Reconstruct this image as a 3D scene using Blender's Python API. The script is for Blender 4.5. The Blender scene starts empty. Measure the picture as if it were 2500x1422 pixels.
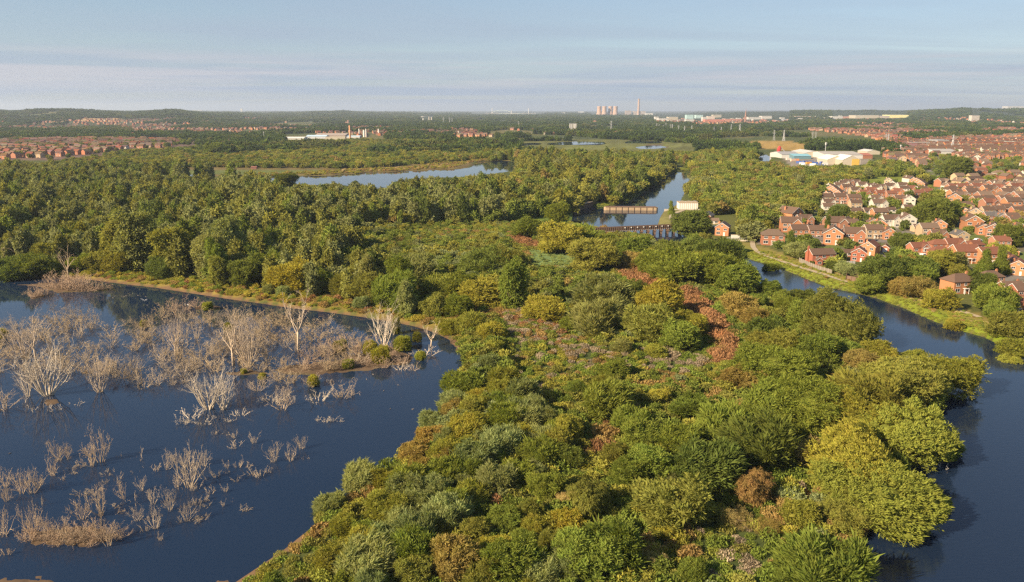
import bpy, math, random
import numpy as np
from mathutils import Vector

# ------------------------------------------------------------------ camera, sky, sun, exposure
SC = bpy.context.scene
H, F, Y0 = 60.0, 1900.0, 268.0            # eye height, focal length and eye level in photo pixels (2500 wide)
TH = math.atan((711.0 - Y0) / F)
cam_d = bpy.data.cameras.new('camera'); cam = bpy.data.objects.new('camera', cam_d)
SC.collection.objects.link(cam); SC.camera = cam
cam_d.sensor_width = 36.0; cam_d.lens = 36.0 * F / 2500.0
cam_d.clip_start = 1.0; cam_d.clip_end = 60000.0
cam.location = (0, 0, H); cam.rotation_euler = (math.radians(90) - TH, 0, 0)

SUN_EL, SUN_AZ = math.radians(30), math.radians(238)      # azimuth clockwise from +Y: behind the camera, to the left
sun_d = bpy.data.lights.new('sun', 'SUN'); sun = bpy.data.objects.new('sun', sun_d)
SC.collection.objects.link(sun)
sdir = Vector((math.sin(SUN_AZ) * math.cos(SUN_EL), math.cos(SUN_AZ) * math.cos(SUN_EL), math.sin(SUN_EL)))
sun.rotation_euler = sdir.to_track_quat('Z', 'Y').to_euler()
sun_d.energy = 5.0; sun_d.angle = math.radians(0.6); sun_d.color = (1.0, 0.80, 0.56)

W = bpy.data.worlds.new("World"); SC.world = W; W.use_nodes = True
def world_nodes():
    nt = W.node_tree; nt.nodes.clear(); N = nt.nodes.new; L = nt.links.new
    out = N('ShaderNodeOutputWorld'); bg = N('ShaderNodeBackground'); L(bg.outputs[0], out.inputs[0])
    sky = N('ShaderNodeTexSky'); sky.sky_type = 'NISHITA'; sky.sun_disc = False
    sky.sun_elevation = SUN_EL; sky.sun_rotation = SUN_AZ
    sky.altitude = 60; sky.air_density = 1.0; sky.dust_density = 0.4; sky.ozone_density = 2.5
    tc = N('ShaderNodeTexCoord'); sep = N('ShaderNodeSeparateXYZ'); L(tc.outputs['Generated'], sep.inputs[0])
    # high thin cloud: the direction projected on a far flat layer
    mx = N('ShaderNodeMath'); mx.operation = 'ADD'; mx.inputs[1].default_value = 0.05; L(sep.outputs[2], mx.inputs[0])
    mm = N('ShaderNodeMath'); mm.operation = 'MAXIMUM'; mm.inputs[1].default_value = 0.03; L(mx.outputs[0], mm.inputs[0])
    dv = N('ShaderNodeVectorMath'); dv.operation = 'DIVIDE'; L(tc.outputs['Generated'], dv.inputs[0])
    cm = N('ShaderNodeCombineXYZ')
    for i in range(3): L(mm.outputs[0], cm.inputs[i])
    L(cm.outputs[0], dv.inputs[1])
    mp = N('ShaderNodeMapping'); mp.inputs['Scale'].default_value = (0.12, 0.30, 0.0); mp.inputs['Rotation'].default_value = (0, 0, 0.12)
    L(dv.outputs[0], mp.inputs[0])
    n1 = N('ShaderNodeTexNoise'); n1.inputs['Scale'].default_value = 1.0; n1.inputs['Detail'].default_value = 7; n1.inputs['Roughness'].default_value = 0.6
    n1.inputs['Distortion'].default_value = 0.5; L(mp.outputs[0], n1.inputs['Vector'])
    r1 = N('ShaderNodeMapRange'); r1.inputs[1].default_value = 0.38; r1.inputs[2].default_value = 0.70; r1.inputs[3].default_value = 0.0; r1.inputs[4].default_value = 0.6
    L(n1.outputs[0], r1.inputs[0])
    # low streaks of cloud near the horizon
    mp2 = N('ShaderNodeMapping'); mp2.inputs['Scale'].default_value = (2.6, 2.6, 70.0); mp2.inputs['Location'].default_value = (3.3, 0.4, 1.9); L(tc.outputs['Generated'], mp2.inputs[0])
    n2 = N('ShaderNodeTexNoise'); n2.inputs['Scale'].default_value = 1.0; n2.inputs['Detail'].default_value = 6; n2.inputs['Roughness'].default_value = 0.55; L(mp2.outputs[0], n2.inputs['Vector'])
    r2 = N('ShaderNodeMapRange'); r2.inputs[1].default_value = 0.47; r2.inputs[2].default_value = 0.62; r2.inputs[3].default_value = 0; r2.inputs[4].default_value = 0.75; L(n2.outputs[0], r2.inputs[0])
    w1 = N('ShaderNodeMapRange'); w1.interpolation_type = 'SMOOTHSTEP'; w1.inputs[1].default_value = 0.012; w1.inputs[2].default_value = 0.034; L(sep.outputs[2], w1.inputs[0])
    w2 = N('ShaderNodeMapRange'); w2.interpolation_type = 'SMOOTHSTEP'; w2.inputs[1].default_value = 0.075; w2.inputs[2].default_value = 0.045; L(sep.outputs[2], w2.inputs[0])
    m3 = N('ShaderNodeMath'); m3.operation = 'MULTIPLY'; L(w1.outputs[0], m3.inputs[0]); L(w2.outputs[0], m3.inputs[1])
    m4 = N('ShaderNodeMath'); m4.operation = 'MULTIPLY'; L(m3.outputs[0], m4.inputs[0]); L(r2.outputs[0], m4.inputs[1])
    # a thin milky veil that thickens towards the skyline
    ve = N('ShaderNodeMapRange'); ve.interpolation_type = 'SMOOTHERSTEP'; ve.inputs[1].default_value = 0.26; ve.inputs[2].default_value = -0.10; ve.inputs[3].default_value = 0.0; ve.inputs[4].default_value = 1.0; L(sep.outputs[2], ve.inputs[0])
    vm = N('ShaderNodeMath'); vm.operation = 'MULTIPLY_ADD'; vm.use_clamp = True; vm.inputs[1].default_value = .8; L(ve.outputs[0], vm.inputs[0]); L(r1.outputs[0], vm.inputs[2])
    c1 = N('ShaderNodeMix'); c1.data_type = 'RGBA'; L(vm.outputs[0], c1.inputs[0]); L(sky.outputs[0], c1.inputs[6]); c1.inputs[7].default_value = (3.35, 4.05, 5.1, 1)
    c2 = N('ShaderNodeMix'); c2.data_type = 'RGBA'; L(m4.outputs[0], c2.inputs[0]); L(c1.outputs[2], c2.inputs[6]); c2.inputs[7].default_value = (5.0, 5.0, 5.45, 1)
    L(c2.outputs[2], bg.inputs[0]); bg.inputs[1].default_value = 0.053
world_nodes()
SC.view_settings.view_transform = 'Standard'; SC.view_settings.look = 'None'
SC.view_settings.exposure = 1.22; SC.view_settings.gamma = 1.0
SC.render.engine = 'CYCLES'
cy = SC.cycles
cy.sample_clamp_indirect = 3.0; cy.blur_glossy = 1.0; cy.caustics_reflective = False; cy.caustics_refractive = False
cy.max_bounces = 4; cy.diffuse_bounces = 2; cy.glossy_bounces = 2; cy.transmission_bounces = 1; cy.transparent_max_bounces = 4; cy.volume_bounces = 0
cy.use_denoising = False; cy.use_adaptive_sampling = False
try:
    cy.denoiser = 'OPENIMAGEDENOISE'; cy.denoising_input_passes = 'RGB_ALBEDO_NORMAL'; cy.denoising_prefilter = 'ACCURATE'
except Exception: pass
SC.render.film_transparent = False
cy.filter_width = 1.4

# ------------------------------------------------------------------ the view as a measuring tool
CT, ST = math.cos(TH), math.sin(TH)
def at(px, py, z=0.0):
    """the place at height z that the photo shows at pixel px, py"""
    x = (px - 1250.0) / F; v = (711.0 - py) / F
    dx, dy, dz = x, CT + v * ST, -ST + v * CT
    t = (z - H) / dz
    return Vector((dx * t, dy * t, z))
def proj(x, y, z):
    """numpy-friendly: place -> pixel"""
    dep = y * CT - (z - H) * ST; up = y * ST + (z - H) * CT
    return 1250.0 + F * x / dep, 711.0 - F * up / dep
def ppm(p):
    """photo pixels per metre at a place"""
    return F / (p[1] * CT - (p[2] - H) * ST)

R = random.Random(7)
C = SC.collection
def tag(o, label=None, cat=None, group=None, kind=None):
    if label: o['label'] = label
    if cat: o['category'] = cat
    if group: o['group'] = group
    if kind: o['kind'] = kind
    return o
def empty(name, loc=(0, 0, 0), rz=0.0):
    o = bpy.data.objects.new(name, None); C.objects.link(o); o.location = loc; o.rotation_euler = (0, 0, rz)
    o.empty_display_size = 0.5
    return o
def link(name, me, parent=None, loc=None, color=None):
    o = bpy.data.objects.new(name, me); C.objects.link(o)
    if parent is not None: o.parent = parent
    if loc is not None: o.location = loc
    if color is not None: o.color = (*color, 1.0)
    return o
def mesh_np(name, V, Fc, mats=(), mi=None, smooth=False, v=None):
    """V (n,3), Fc list of index tuples or an (m,k) array"""
    me = bpy.data.meshes.new(name)
    V = np.asarray(V, dtype=np.float32)
    if isinstance(Fc, np.ndarray):
        k = Fc.shape[1]; m = Fc.shape[0]
        me.vertices.add(len(V)); me.vertices.foreach_set('co', V.ravel())
        me.loops.add(m * k); me.loops.foreach_set('vertex_index', Fc.astype(np.int32).ravel())
        me.polygons.add(m); me.polygons.foreach_set('loop_start', np.arange(0, m * k, k, dtype=np.int32))
        try: me.polygons.foreach_set('loop_total', np.full(m, k, dtype=np.int32))
        except Exception: pass
        me.update(calc_edges=True)
    else:
        me.from_pydata(V.tolist(), [], [tuple(f) for f in Fc]); me.update()
    for mt in mats: me.materials.append(mt)
    if mi is not None: me.polygons.foreach_set('material_index', np.asarray(mi, dtype=np.int32))
    if smooth: me.polygons.foreach_set('use_smooth', np.ones(len(me.polygons), dtype=bool))
    if v is not None:
        a = me.attributes.new('v', 'FLOAT', 'POINT'); a.data.foreach_set('value', np.asarray(v, dtype=np.float32))
    me.validate()
    return me
class MB:
    """collects boxes, prisms and tubes for ONE mesh"""
    def __init__(s): s.V = []; s.F = []; s.M = []
    def add(s, vs, fs, m=0):
        b = len(s.V); s.V += [tuple(v) for v in vs]; s.F += [tuple(i + b for i in f) for f in fs]; s.M += [m] * len(fs)
    def box(s, x0, x1, y0, y1, z0, z1, m=0):
        s.add([(x0,y0,z0),(x1,y0,z0),(x1,y1,z0),(x0,y1,z0),(x0,y0,z1),(x1,y0,z1),(x1,y1,z1),(x0,y1,z1)],
              [(3,2,1,0),(4,5,6,7),(0,1,5,4),(1,2,6,5),(2,3,7,6),(3,0,4,7)], m)
    def tube(s, pts, rad, n=5, m=0, cap=True):
        pts = [Vector(p) for p in pts]
        if not hasattr(rad, '__len__'): rad = [rad] * len(pts)
        b = len(s.V); u = None
        for i, p in enumerate(pts):
            d = (pts[min(i + 1, len(pts) - 1)] - pts[max(i - 1, 0)])
            if d.length < 1e-6: d = Vector((0, 0, 1))
            d.normalize()
            if u is None: u = d.orthogonal().normalized()
            u = (u - d * u.dot(d))
            if u.length < 1e-4: u = d.orthogonal()
            u.normalize(); w = d.cross(u)
            for k in range(n):
                a = 2 * math.pi * k / n
                q = p + (u * math.cos(a) + w * math.sin(a)) * rad[i]; s.V.append((q.x, q.y, q.z))
        for i in range(len(pts) - 1):
            for k in range(n):
                k2 = (k + 1) % n
                s.F.append((b + i*n + k, b + i*n + k2, b + (i+1)*n + k2, b + (i+1)*n + k)); s.M.append(m)
        if cap and n > 2:
            s.F.append(tuple(b + (len(pts)-1)*n + k for k in range(n))); s.M.append(m)
            s.F.append(tuple(b + k for k in reversed(range(n)))); s.M.append(m)
    def lathe(s, prof, n=24, m=0):
        b = len(s.V)
        for r, z in prof:
            for k in range(n):
                a = 2 * math.pi * k / n; s.V.append((r * math.cos(a), r * math.sin(a), z))
        for i in range(len(prof) - 1):
            for k in range(n):
                k2 = (k + 1) % n
                s.F.append((b + i*n + k, b + i*n + k2, b + (i+1)*n + k2, b + (i+1)*n + k)); s.M.append(m)
    def mesh(s, name, mats, smooth=False):
        return mesh_np(name, s.V, s.F, mats, s.M, smooth)
    def build(s, name, mats, parent=None, loc=None, color=None, smooth=False):
        if not isinstance(mats, (list, tuple)): mats = [mats]
        return link(name, s.mesh(name, mats, smooth), parent, loc, color)

# ------------------------------------------------------------------ materials
def new_mat(name):
    m = bpy.data.materials.new(name); m.use_nodes = True; nt = m.node_tree; nt.nodes.clear()
    return m, nt, nt.nodes.new, nt.links.new
def leaf_mat(name, source='OBJECT', trans=0.42, scale=0.35, amp=0.25):
    m, nt, N, L = new_mat(name)
    out = N('ShaderNodeOutputMaterial')
    if source == 'OBJECT':
        oi = N('ShaderNodeObjectInfo'); col = oi.outputs['Color']
    else:
        at_ = N('ShaderNodeAttribute'); at_.attribute_type = 'INSTANCER'; at_.attribute_name = 'tint'; col = at_.outputs['Color']
    va = N('ShaderNodeAttribute'); va.attribute_name = 'v'
    g = N('ShaderNodeNewGeometry'); nz = N('ShaderNodeTexNoise'); nz.inputs['Scale'].default_value = scale; nz.inputs['Detail'].default_value = 2
    L(g.outputs['Position'], nz.inputs['Vector'])
    # brightness: leaf spray variation times patches across the crown
    a = N('ShaderNodeMath'); a.operation = 'MULTIPLY_ADD'; a.inputs[1].default_value = amp * 2; a.inputs[2].default_value = 1.0 - amp
    L(nz.outputs[0], a.inputs[0])
    b = N('ShaderNodeMath'); b.operation = 'MULTIPLY'; L(a.outputs[0], b.inputs[0]); L(va.outputs['Fac'], b.inputs[1])
    gm = N('ShaderNodeVectorMath'); gm.operation = 'MULTIPLY'; gm.inputs[1].default_value = (1.52, 1.53, 1.36) if source == 'OBJECT' else (1.34, 1.36, 1.30); L(col, gm.inputs[0])
    mul = N('ShaderNodeVectorMath'); mul.operation = 'SCALE'; L(gm.outputs[0], mul.inputs[0]); L(b.outputs[0], mul.inputs['Scale'])
    hs = N('ShaderNodeHueSaturation'); L(mul.outputs[0], hs.inputs['Color'])
    nz2 = N('ShaderNodeTexNoise'); nz2.inputs['Scale'].default_value = scale * 2.3; nz2.inputs['Detail'].default_value = 1; L(g.outputs['Position'], nz2.inputs['Vector'])
    h = N('ShaderNodeMath'); h.operation = 'MULTIPLY_ADD'; h.inputs[1].default_value = -0.05 if source == 'OBJECT' else -0.03; h.inputs[2].default_value = 0.528 if source == 'OBJECT' else 0.518; L(nz2.outputs[0], h.inputs[0]); L(h.outputs[0], hs.inputs['Hue'])
    d = N('ShaderNodeBsdfDiffuse'); t = N('ShaderNodeBsdfTranslucent'); L(hs.outputs[0], d.inputs[0])
    tm = N('ShaderNodeMix'); tm.data_type = 'RGBA'; tm.blend_type = 'MULTIPLY'; tm.inputs[0].default_value = 1; L(hs.outputs[0], tm.inputs[6]); tm.inputs[7].default_value = (1.3, 1.25, 0.6, 1)
    L(tm.outputs[2], t.inputs[0])
    mix = N('ShaderNodeMixShader'); mix.inputs[0].default_value = trans; L(d.outputs[0], mix.inputs[1]); L(t.outputs[0], mix.inputs[2])
    L(mix.outputs[0], out.inputs[0])
    return m
def plain(name, col, rough=0.8, amp=0.15, scale=1.0, metal=0.0, spec=0.3, obj=False, bump=0.0):
    m, nt, N, L = new_mat(name)
    out = N('ShaderNodeOutputMaterial'); p = N('ShaderNodeBsdfPrincipled'); L(p.outputs[0], out.inputs[0])
    g = N('ShaderNodeNewGeometry'); tc = N('ShaderNodeTexCoord')
    nz = N('ShaderNodeTexNoise'); nz.inputs['Scale'].default_value = scale; nz.inputs['Detail'].default_value = 4; L(tc.outputs['Object'], nz.inputs['Vector'])
    a = N('ShaderNodeMath'); a.operation = 'MULTIPLY_ADD'; a.inputs[1].default_value = amp * 2; a.inputs[2].default_value = 1 - amp; L(nz.outputs[0], a.inputs[0])
    mul = N('ShaderNodeVectorMath'); mul.operation = 'SCALE'; L(a.outputs[0], mul.inputs['Scale'])
    if obj:
        oi = N('ShaderNodeObjectInfo'); L(oi.outputs['Color'], mul.inputs[0])
    else: mul.inputs[0].default_value = col
    L(mul.outputs[0], p.inputs['Base Color'])
    p.inputs['Roughness'].default_value = rough; p.inputs['Metallic'].default_value = metal; p.inputs['Specular IOR Level'].default_value = spec
    if bump:
        bp = N('ShaderNodeBump'); bp.inputs['Strength'].default_value = bump; L(nz.outputs[0], bp.inputs['Height']); L(bp.outputs[0], p.inputs['Normal'])
    return m
def vcol_mat(name, rough=0.9, nscale=0.4, amp=0.35):
    m, nt, N, L = new_mat(name)
    out = N('ShaderNodeOutputMaterial'); p = N('ShaderNodeBsdfPrincipled'); L(p.outputs[0], out.inputs[0])
    va = N('ShaderNodeAttribute'); va.attribute_name = 'col'
    g = N('ShaderNodeNewGeometry'); nz = N('ShaderNodeTexNoise'); nz.inputs['Scale'].default_value = nscale; nz.inputs['Detail'].default_value = 6; L(g.outputs['Position'], nz.inputs['Vector'])
    a = N('ShaderNodeMath'); a.operation = 'MULTIPLY_ADD'; a.inputs[1].default_value = amp * 2; a.inputs[2].default_value = 1 - amp; L(nz.outputs[0], a.inputs[0])
    mul = N('ShaderNodeVectorMath'); mul.operation = 'SCALE'; L(a.outputs[0], mul.inputs['Scale']); L(va.outputs['Color'], mul.inputs[0])
    L(mul.outputs[0], p.inputs['Base Color']); p.inputs['Roughness'].default_value = rough; p.inputs['Specular IOR Level'].default_value = 0.1
    return m
def water_mat(name, base, ripple=0.03, scale=1.2, rough=0.06, patch=0.5):
    m, nt, N, L = new_mat(name)
    out = N('ShaderNodeOutputMaterial'); p = N('ShaderNodeBsdfPrincipled'); L(p.outputs[0], out.inputs[0])
    p.inputs['Base Color'].default_value = (*base, 1); p.inputs['Roughness'].default_value = rough; p.inputs['IOR'].default_value = 1.33
    p.inputs['Specular IOR Level'].default_value = 0.5
    g = N('ShaderNodeNewGeometry')
    mp = N('ShaderNodeMapping'); mp.inputs['Rotation'].default_value = (0, 0, 0.5); mp.inputs['Scale'].default_value = (0.55, 1.6, 1); L(g.outputs['Position'], mp.inputs[0])
    nz = N('ShaderNodeTexNoise'); nz.inputs['Scale'].default_value = scale; nz.inputs['Detail'].default_value = 3; L(mp.outputs[0], nz.inputs['Vector'])
    big = N('ShaderNodeTexNoise'); big.inputs['Scale'].default_value = 0.018; big.inputs['Detail'].default_value = 3; L(mp.outputs[0], big.inputs['Vector'])
    r = N('ShaderNodeMapRange'); r.inputs[1].default_value = 0.42; r.inputs[2].default_value = 0.62; r.inputs[3].default_value = 1 - patch; r.inputs[4].default_value = 1.0; L(big.outputs[0], r.inputs[0])
    ml = N('ShaderNodeMath'); ml.operation = 'MULTIPLY'; ml.inputs[1].default_value = 1.0; L(r.outputs[0], ml.inputs[0])
    bp = N('ShaderNodeBump'); bp.inputs['Distance'].default_value = ripple; L(nz.outputs[0], bp.inputs['Height']); L(ml.outputs[0], bp.inputs['Strength'])
    L(bp.outputs[0], p.inputs['Normal'])
    rr = N('ShaderNodeMapRange'); rr.inputs[1].default_value = 0.42; rr.inputs[2].default_value = 0.62; rr.inputs[3].default_value = rough * 0.6; rr.inputs[4].default_value = rough * 1.6; L(big.outputs[0], rr.inputs[0]); L(rr.outputs[0], p.inputs['Roughness'])
    return m
M = {}
M['leaf'] = leaf_mat('foliage')
M['leaf_far'] = leaf_mat('foliage_far', 'INSTANCER', 0.28, 0.12, 0.3)
M['bark'] = plain('bark', (0.16, 0.12, 0.085), 0.9, 0.3, 3.0)
M['deadwood'] = plain('dead_wood', (0.5, 0.4, 0.3), 0.85, 0.3, 0.6, obj=True)
M['ground'] = vcol_mat('ground')
M['lake'] = water_mat('lake_water', (0.009, 0.020, 0.046), 0.006, 1.1, 0.03)
M['river'] = water_mat('river_water', (0.009, 0.018, 0.040), 0.035, 1.3, 0.05, 0.8)
M['pool'] = water_mat('pool_water', (0.010, 0.020, 0.038), 0.004, 0.7, 0.04, 0.9)
M['wall'] = plain('wall', (0.4, 0.18, 0.1), 0.9, 0.12, 2.0, obj=True)
M['roof'] = plain('roof', (0.13, 0.08, 0.06), 0.85, 0.16, 1.2, obj=True)
M['trim'] = plain('white_trim', (0.62, 0.60, 0.56), 0.6, 0.04)
M['glass'] = plain('window_glass', (0.03, 0.035, 0.045), 0.12, 0.2, 0.6, spec=0.6)
M['vc'] = vcol_mat('painted_surfaces', 0.85, 0.5, 0.12)
M['concrete'] = plain('concrete', (0.42, 0.37, 0.31), 0.9, 0.2, 0.4)
M['steel'] = plain('galvanised_steel', (0.36, 0.37, 0.38), 0.6, 0.08, 1.0)
M['paint'] = plain('coloured_paint', (0.5, 0.5, 0.5), 0.7, 0.08, 0.5, obj=True)
M['carpaint'] = plain('car_paint', (0.5, 0.5, 0.5), 0.25, 0.03, 0.5, obj=True, spec=0.5)
M['rubber'] = plain('rubber', (0.02, 0.02, 0.02), 0.8)

def inpoly(px, py, poly):
    px = np.asarray(px, float); py = np.asarray(py, float)
    ins = np.zeros(px.shape, bool); n = len(poly); j = n - 1
    for i in range(n):
        xi, yi = poly[i]; xj, yj = poly[j]
        if yi != yj:
            c = ((yi > py) != (yj > py)) & (px < (xj - xi) * (py - yi) / (yj - yi) + xi)
            ins ^= c
        j = i
    return ins
def sdist(X, Y, poly):
    """signed distance (positive outside) to a closed world polygon"""
    d = np.full(X.shape, 1e9); n = len(poly)
    for i in range(n):
        ax, ay = poly[i]; bx, by = poly[(i + 1) % n]
        ex, ey = bx - ax, by - ay; L2 = ex * ex + ey * ey + 1e-9
        t = np.clip(((X - ax) * ex + (Y - ay) * ey) / L2, 0, 1)
        d = np.minimum(d, np.hypot(X - ax - t * ex, Y - ay - t * ey))
    return np.where(inpoly(X, Y, poly), -d, d)
def vnoise(X, Y, s, seed=0):
    """smooth value noise 0..1"""
    x = X / s; y = Y / s; xi = np.floor(x).astype(np.int64); yi = np.floor(y).astype(np.int64); fx = x - xi; fy = y - yi
    fx = fx * fx * (3 - 2 * fx); fy = fy * fy * (3 - 2 * fy)
    def h(a, b):
        n = (a * 374761393 + b * 668265263 + seed * 1442695041) & 0xffffffff
        n = ((n ^ (n >> 13)) * 1274126177) & 0xffffffff
        return ((n ^ (n >> 16)) & 0xffff) / 65535.0
    return (h(xi, yi) * (1 - fx) + h(xi + 1, yi) * fx) * (1 - fy) + (h(xi, yi + 1) * (1 - fx) + h(xi + 1, yi + 1) * fx) * fy
# ------------------------------------------------------------------ where the water lies (photo pixels -> ground)
LAKE = [(-700,668),(-100,672),(60,676),(140,681),(215,683),(300,694),(380,703),(470,717),(560,731),(640,742),(720,754),(800,763),(880,774),
        (950,785),(1010,797),(1060,812),(1100,832),(1122,855),(1132,885),(1124,920),(1108,955),(1085,990),(1060,1022),(1035,1055),(1008,1088),
        (985,1112),(955,1135),(915,1160),(870,1190),(830,1225),(790,1265),(740,1305),(690,1345),(620,1392),(560,1432),(480,1500),(400,1640),(-900,1640)]
RIVER = [(1690,590),(1760,605),(1805,618),(1835,635),(1889,650),(1936,668),(1987,689),(2037,706),(2088,716),(2139,729),(2206,753),(2274,783),(2341,807),(2402,824),(2439,842),(2500,862),(2650,905),(2900,980),
         (3300,1200),(3200,1700),(2060,1700),(2062,1500),(2075,1400),(2085,1320),(2130,1285),(2200,1240),(2215,1200),(2200,1160),(2260,1120),(2290,1080),(2285,1020),(2310,970),
         (2290,940),(2230,905),(2170,868),(2130,825),(2085,785),(2000,760),(1900,725),(1830,690),(1780,660),(1700,625),(1600,600),(1590,572),(1660,562)]
POOL = [(1400,518),(1408,506),(1440,503),(1475,508),(1510,500),(1548,488),(1582,463),(1612,441),(1640,424),(1660,418),(1695,418),(1690,432),(1674,452),(1668,480),(1656,498),(1640,507),(1622,514),
        (1612,530),(1604,552),(1660,556),(1670,566),(1600,580),(1510,572),(1500,562),(1420,560),(1395,545)]
MIDLAKE = [(618,437),(645,433),(700,430),(780,430),(840,427),(905,421),(960,420),(1050,416),(1110,414),(1150,410),(1160,399),(1172,395),(1240,393),(1264,399),(1262,416),(1210,424),(1150,431),
           (1060,436),(1000,444),(960,452),(950,462),(880,462),(840,452),(760,452),(690,456),(640,452)]
PONDS = [[(1325,350),(1400,346),(1475,347),(1480,352),(1400,354),(1340,353)], [(1520,345),(1560,343),(1625,347),(1600,350),(1530,351)],
         [(1545,361),(1580,356),(1612,356),(1628,360),(1600,364),(1560,364)], [(1848,385),(1870,378),(1885,386),(1875,396),(1850,394)],
         [(1260,352),(1300,349),(1330,351),(1300,355)], [(446,430),(470,427),(490,430),(470,434)]]
ZW = 0.0
def wpoly(pp, z=ZW): return [tuple(at(x, y, z)[:2]) for x, y in pp]
WP = [wpoly(LAKE), wpoly(RIVER), wpoly(POOL), wpoly(MIDLAKE)] + [wpoly(p) for p in PONDS]
def interp(x, pts):
    return np.interp(x, [p[0] for p in pts], [p[1] for p in pts])
SKYL = [(-600,266),(0,270),(60,271),(110,267),(160,266),(210,269),(260,273),(330,275),(380,269),(430,268),(470,273),(520,277),(600,279),(740,276),(790,273),(840,272),(900,275),(980,276),(1050,279),(1150,283),
        (1400,284),(1600,281),(1700,276),(1800,272),(1950,270),(2100,270),(2200,272),(2300,268),(2340,265),(2450,267),(2520,266),(3200,266)]
HD0 = [(-600,4200),(500,4600),(700,7500),(1000,8500),(1150,11000),(1600,11000),(1750,8000),(2250,6000),(3200,6500)]
def hills(X, Y):
    """terrain rise towards the skyline"""
    px = 1250.0 + F * X / np.maximum(Y * CT + H * ST, 1.0)
    D = Y
    d1 = interp(px, HD0)
    top = H + (Y0 - interp(px, SKYL)) / 1950.0 * d1 - 9.0 + (vnoise(px * 1.0, D * 0.0, 38, 5) - 0.5) * 9.0
    t = np.clip((D - d1 * 0.52) / (d1 * 0.48), 0, 1); t = t * t * (3 - 2 * t)
    t = np.minimum(t, 1.0)
    up = np.maximum(top, 1.0) * t * np.where(D > d1, 1.0 - 0.3 * np.clip((D - d1) / 4000, 0, 1), 1.0)
    return np.where(Y > 500, up, 0.0)
def ground_z(X, Y):
    X = np.asarray(X, float); Y = np.asarray(Y, float)
    sd = np.full(X.shape, 1e9)
    for P in WP: sd = np.minimum(sd, sdist(X, Y, P))
    land = np.minimum(sd * 0.28, 1.0) + (vnoise(X, Y, 17, 3) - 0.5) * 0.5 * np.clip(sd / 6, 0, 1)
    bed = np.maximum(sd * 0.3, -2.0)
    z = np.where(sd > 0, land, bed)
    k = (sd < 1) & (Y < 330)
    if k.any():
        di = isle_d(X[k], Y[k]) + (vnoise(X[k], Y[k], 2.3, 8) - .5) * 2.0 + (vnoise(X[k], Y[k], .7, 9) - .5) * 1.3 + .8
        z[k] = np.maximum(z[k], np.clip(-di * .2, -2, .22))
    return z + np.where(sd > 0, hills(X, Y), 0), sd
ISL = [[(640,905),(720,888),(830,876),(900,852),(950,842),(1012,866),(1004,888),(900,905),(800,918),(700,920)],[(-60,690),(60,692),(130,690),(200,694),(262,700),(285,707),(220,714),(140,716),(90,702)],[(58,720),(95,713),(120,722),(80,734)],
       [(465,748),(510,739),(555,748),(525,758),(470,756)],[(55,1302),(130,1280),(240,1285),(300,1312),(210,1334),(80,1328)],[(88,978),(150,972),(162,986),(100,994)],[(-200,1402),(60,1405),(140,1408),(160,1450),(-200,1450)],[(505,1418),(560,1403),(620,1430),(500,1445)],
       [(170,905),(220,900),(240,915),(190,922)],[(540,905),(640,900),(660,915),(560,922)],[(1095,820),(1118,840),(1128,870),(1105,855)]]
WI = [wpoly(p) for p in ISL]
def isle_d(X, Y):
    d = np.full(X.shape, 1e9)
    for P in WI: d = np.minimum(d, sdist(X, Y, P))
    return d
def gz(x, y): return float(ground_z(np.array([x]), np.array([y]))[0][0])

# colours the ground itself has, by place (photo pixels)
ZONES = [
 ([(-50,300),(560,300),(560,345),(-50,345)], (.060,.070,.030)),
 ([(185,300),(300,301),(300,307),(240,306),(185,306)], (.40,.27,.13)),
 ([(-50,338),(560,338),(560,385),(300,392),(-50,395)], (.13,.085,.065)),
 ([(200,398),(640,402),(900,408),(1100,400),(1165,385),(1300,385),(1290,396),(1160,396),(1140,414),(900,426),(640,432),(450,436),(250,420)], (.13,.10,.038)),
 ([(300,414),(640,420),(900,416),(640,430),(450,432)], (.10,.12,.035)),
 ([(1180,344),(1400,342),(1700,340),(1840,350),(1800,372),(1500,374),(1300,366),(1180,356)], (.11,.115,.035)),
 ([(1300,356),(1500,354),(1700,356),(1600,366),(1400,366)], (.13,.14,.04)),
 ([(1790,350),(1880,346),(1965,349),(1985,362),(1960,371),(1900,368),(1800,358)], (.30,.20,.06)),
 ([(1900,373),(2130,372),(2130,408),(1930,410)], (.22,.19,.15)),
 ([(2095,448),(2100,437),(2150,431),(2245,429),(2285,436),(2280,455),(2200,462)], (.16,.19,.03)),
 ([(1960,555),(2060,540),(2060,565),(1980,570)], (.13,.19,.03)),
 ([(1860,560),(1900,520),(2005,500),(2020,465),(2290,458),(2250,400),(2200,385),(2250,355),(2600,330),(2900,600),(2900,760),(2450,700),(2330,640),(2100,640),(1850,600)], (.13,.115,.075)),
 ([(1205,545),(1400,515),(1420,530),(1400,555),(1260,560)], (.12,.17,.03)),
 ([(1625,505),(1720,500),(1730,540),(1660,556),(1605,550),(1610,530)], (.16,.15,.05)),
 ([(1275,605),(1420,612),(1410,660),(1300,662),(1230,640)], (.13,.19,.07)),
 ([(1380,655),(1530,650),(1530,672),(1390,676)], (.09,.13,.05)),
]
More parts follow.
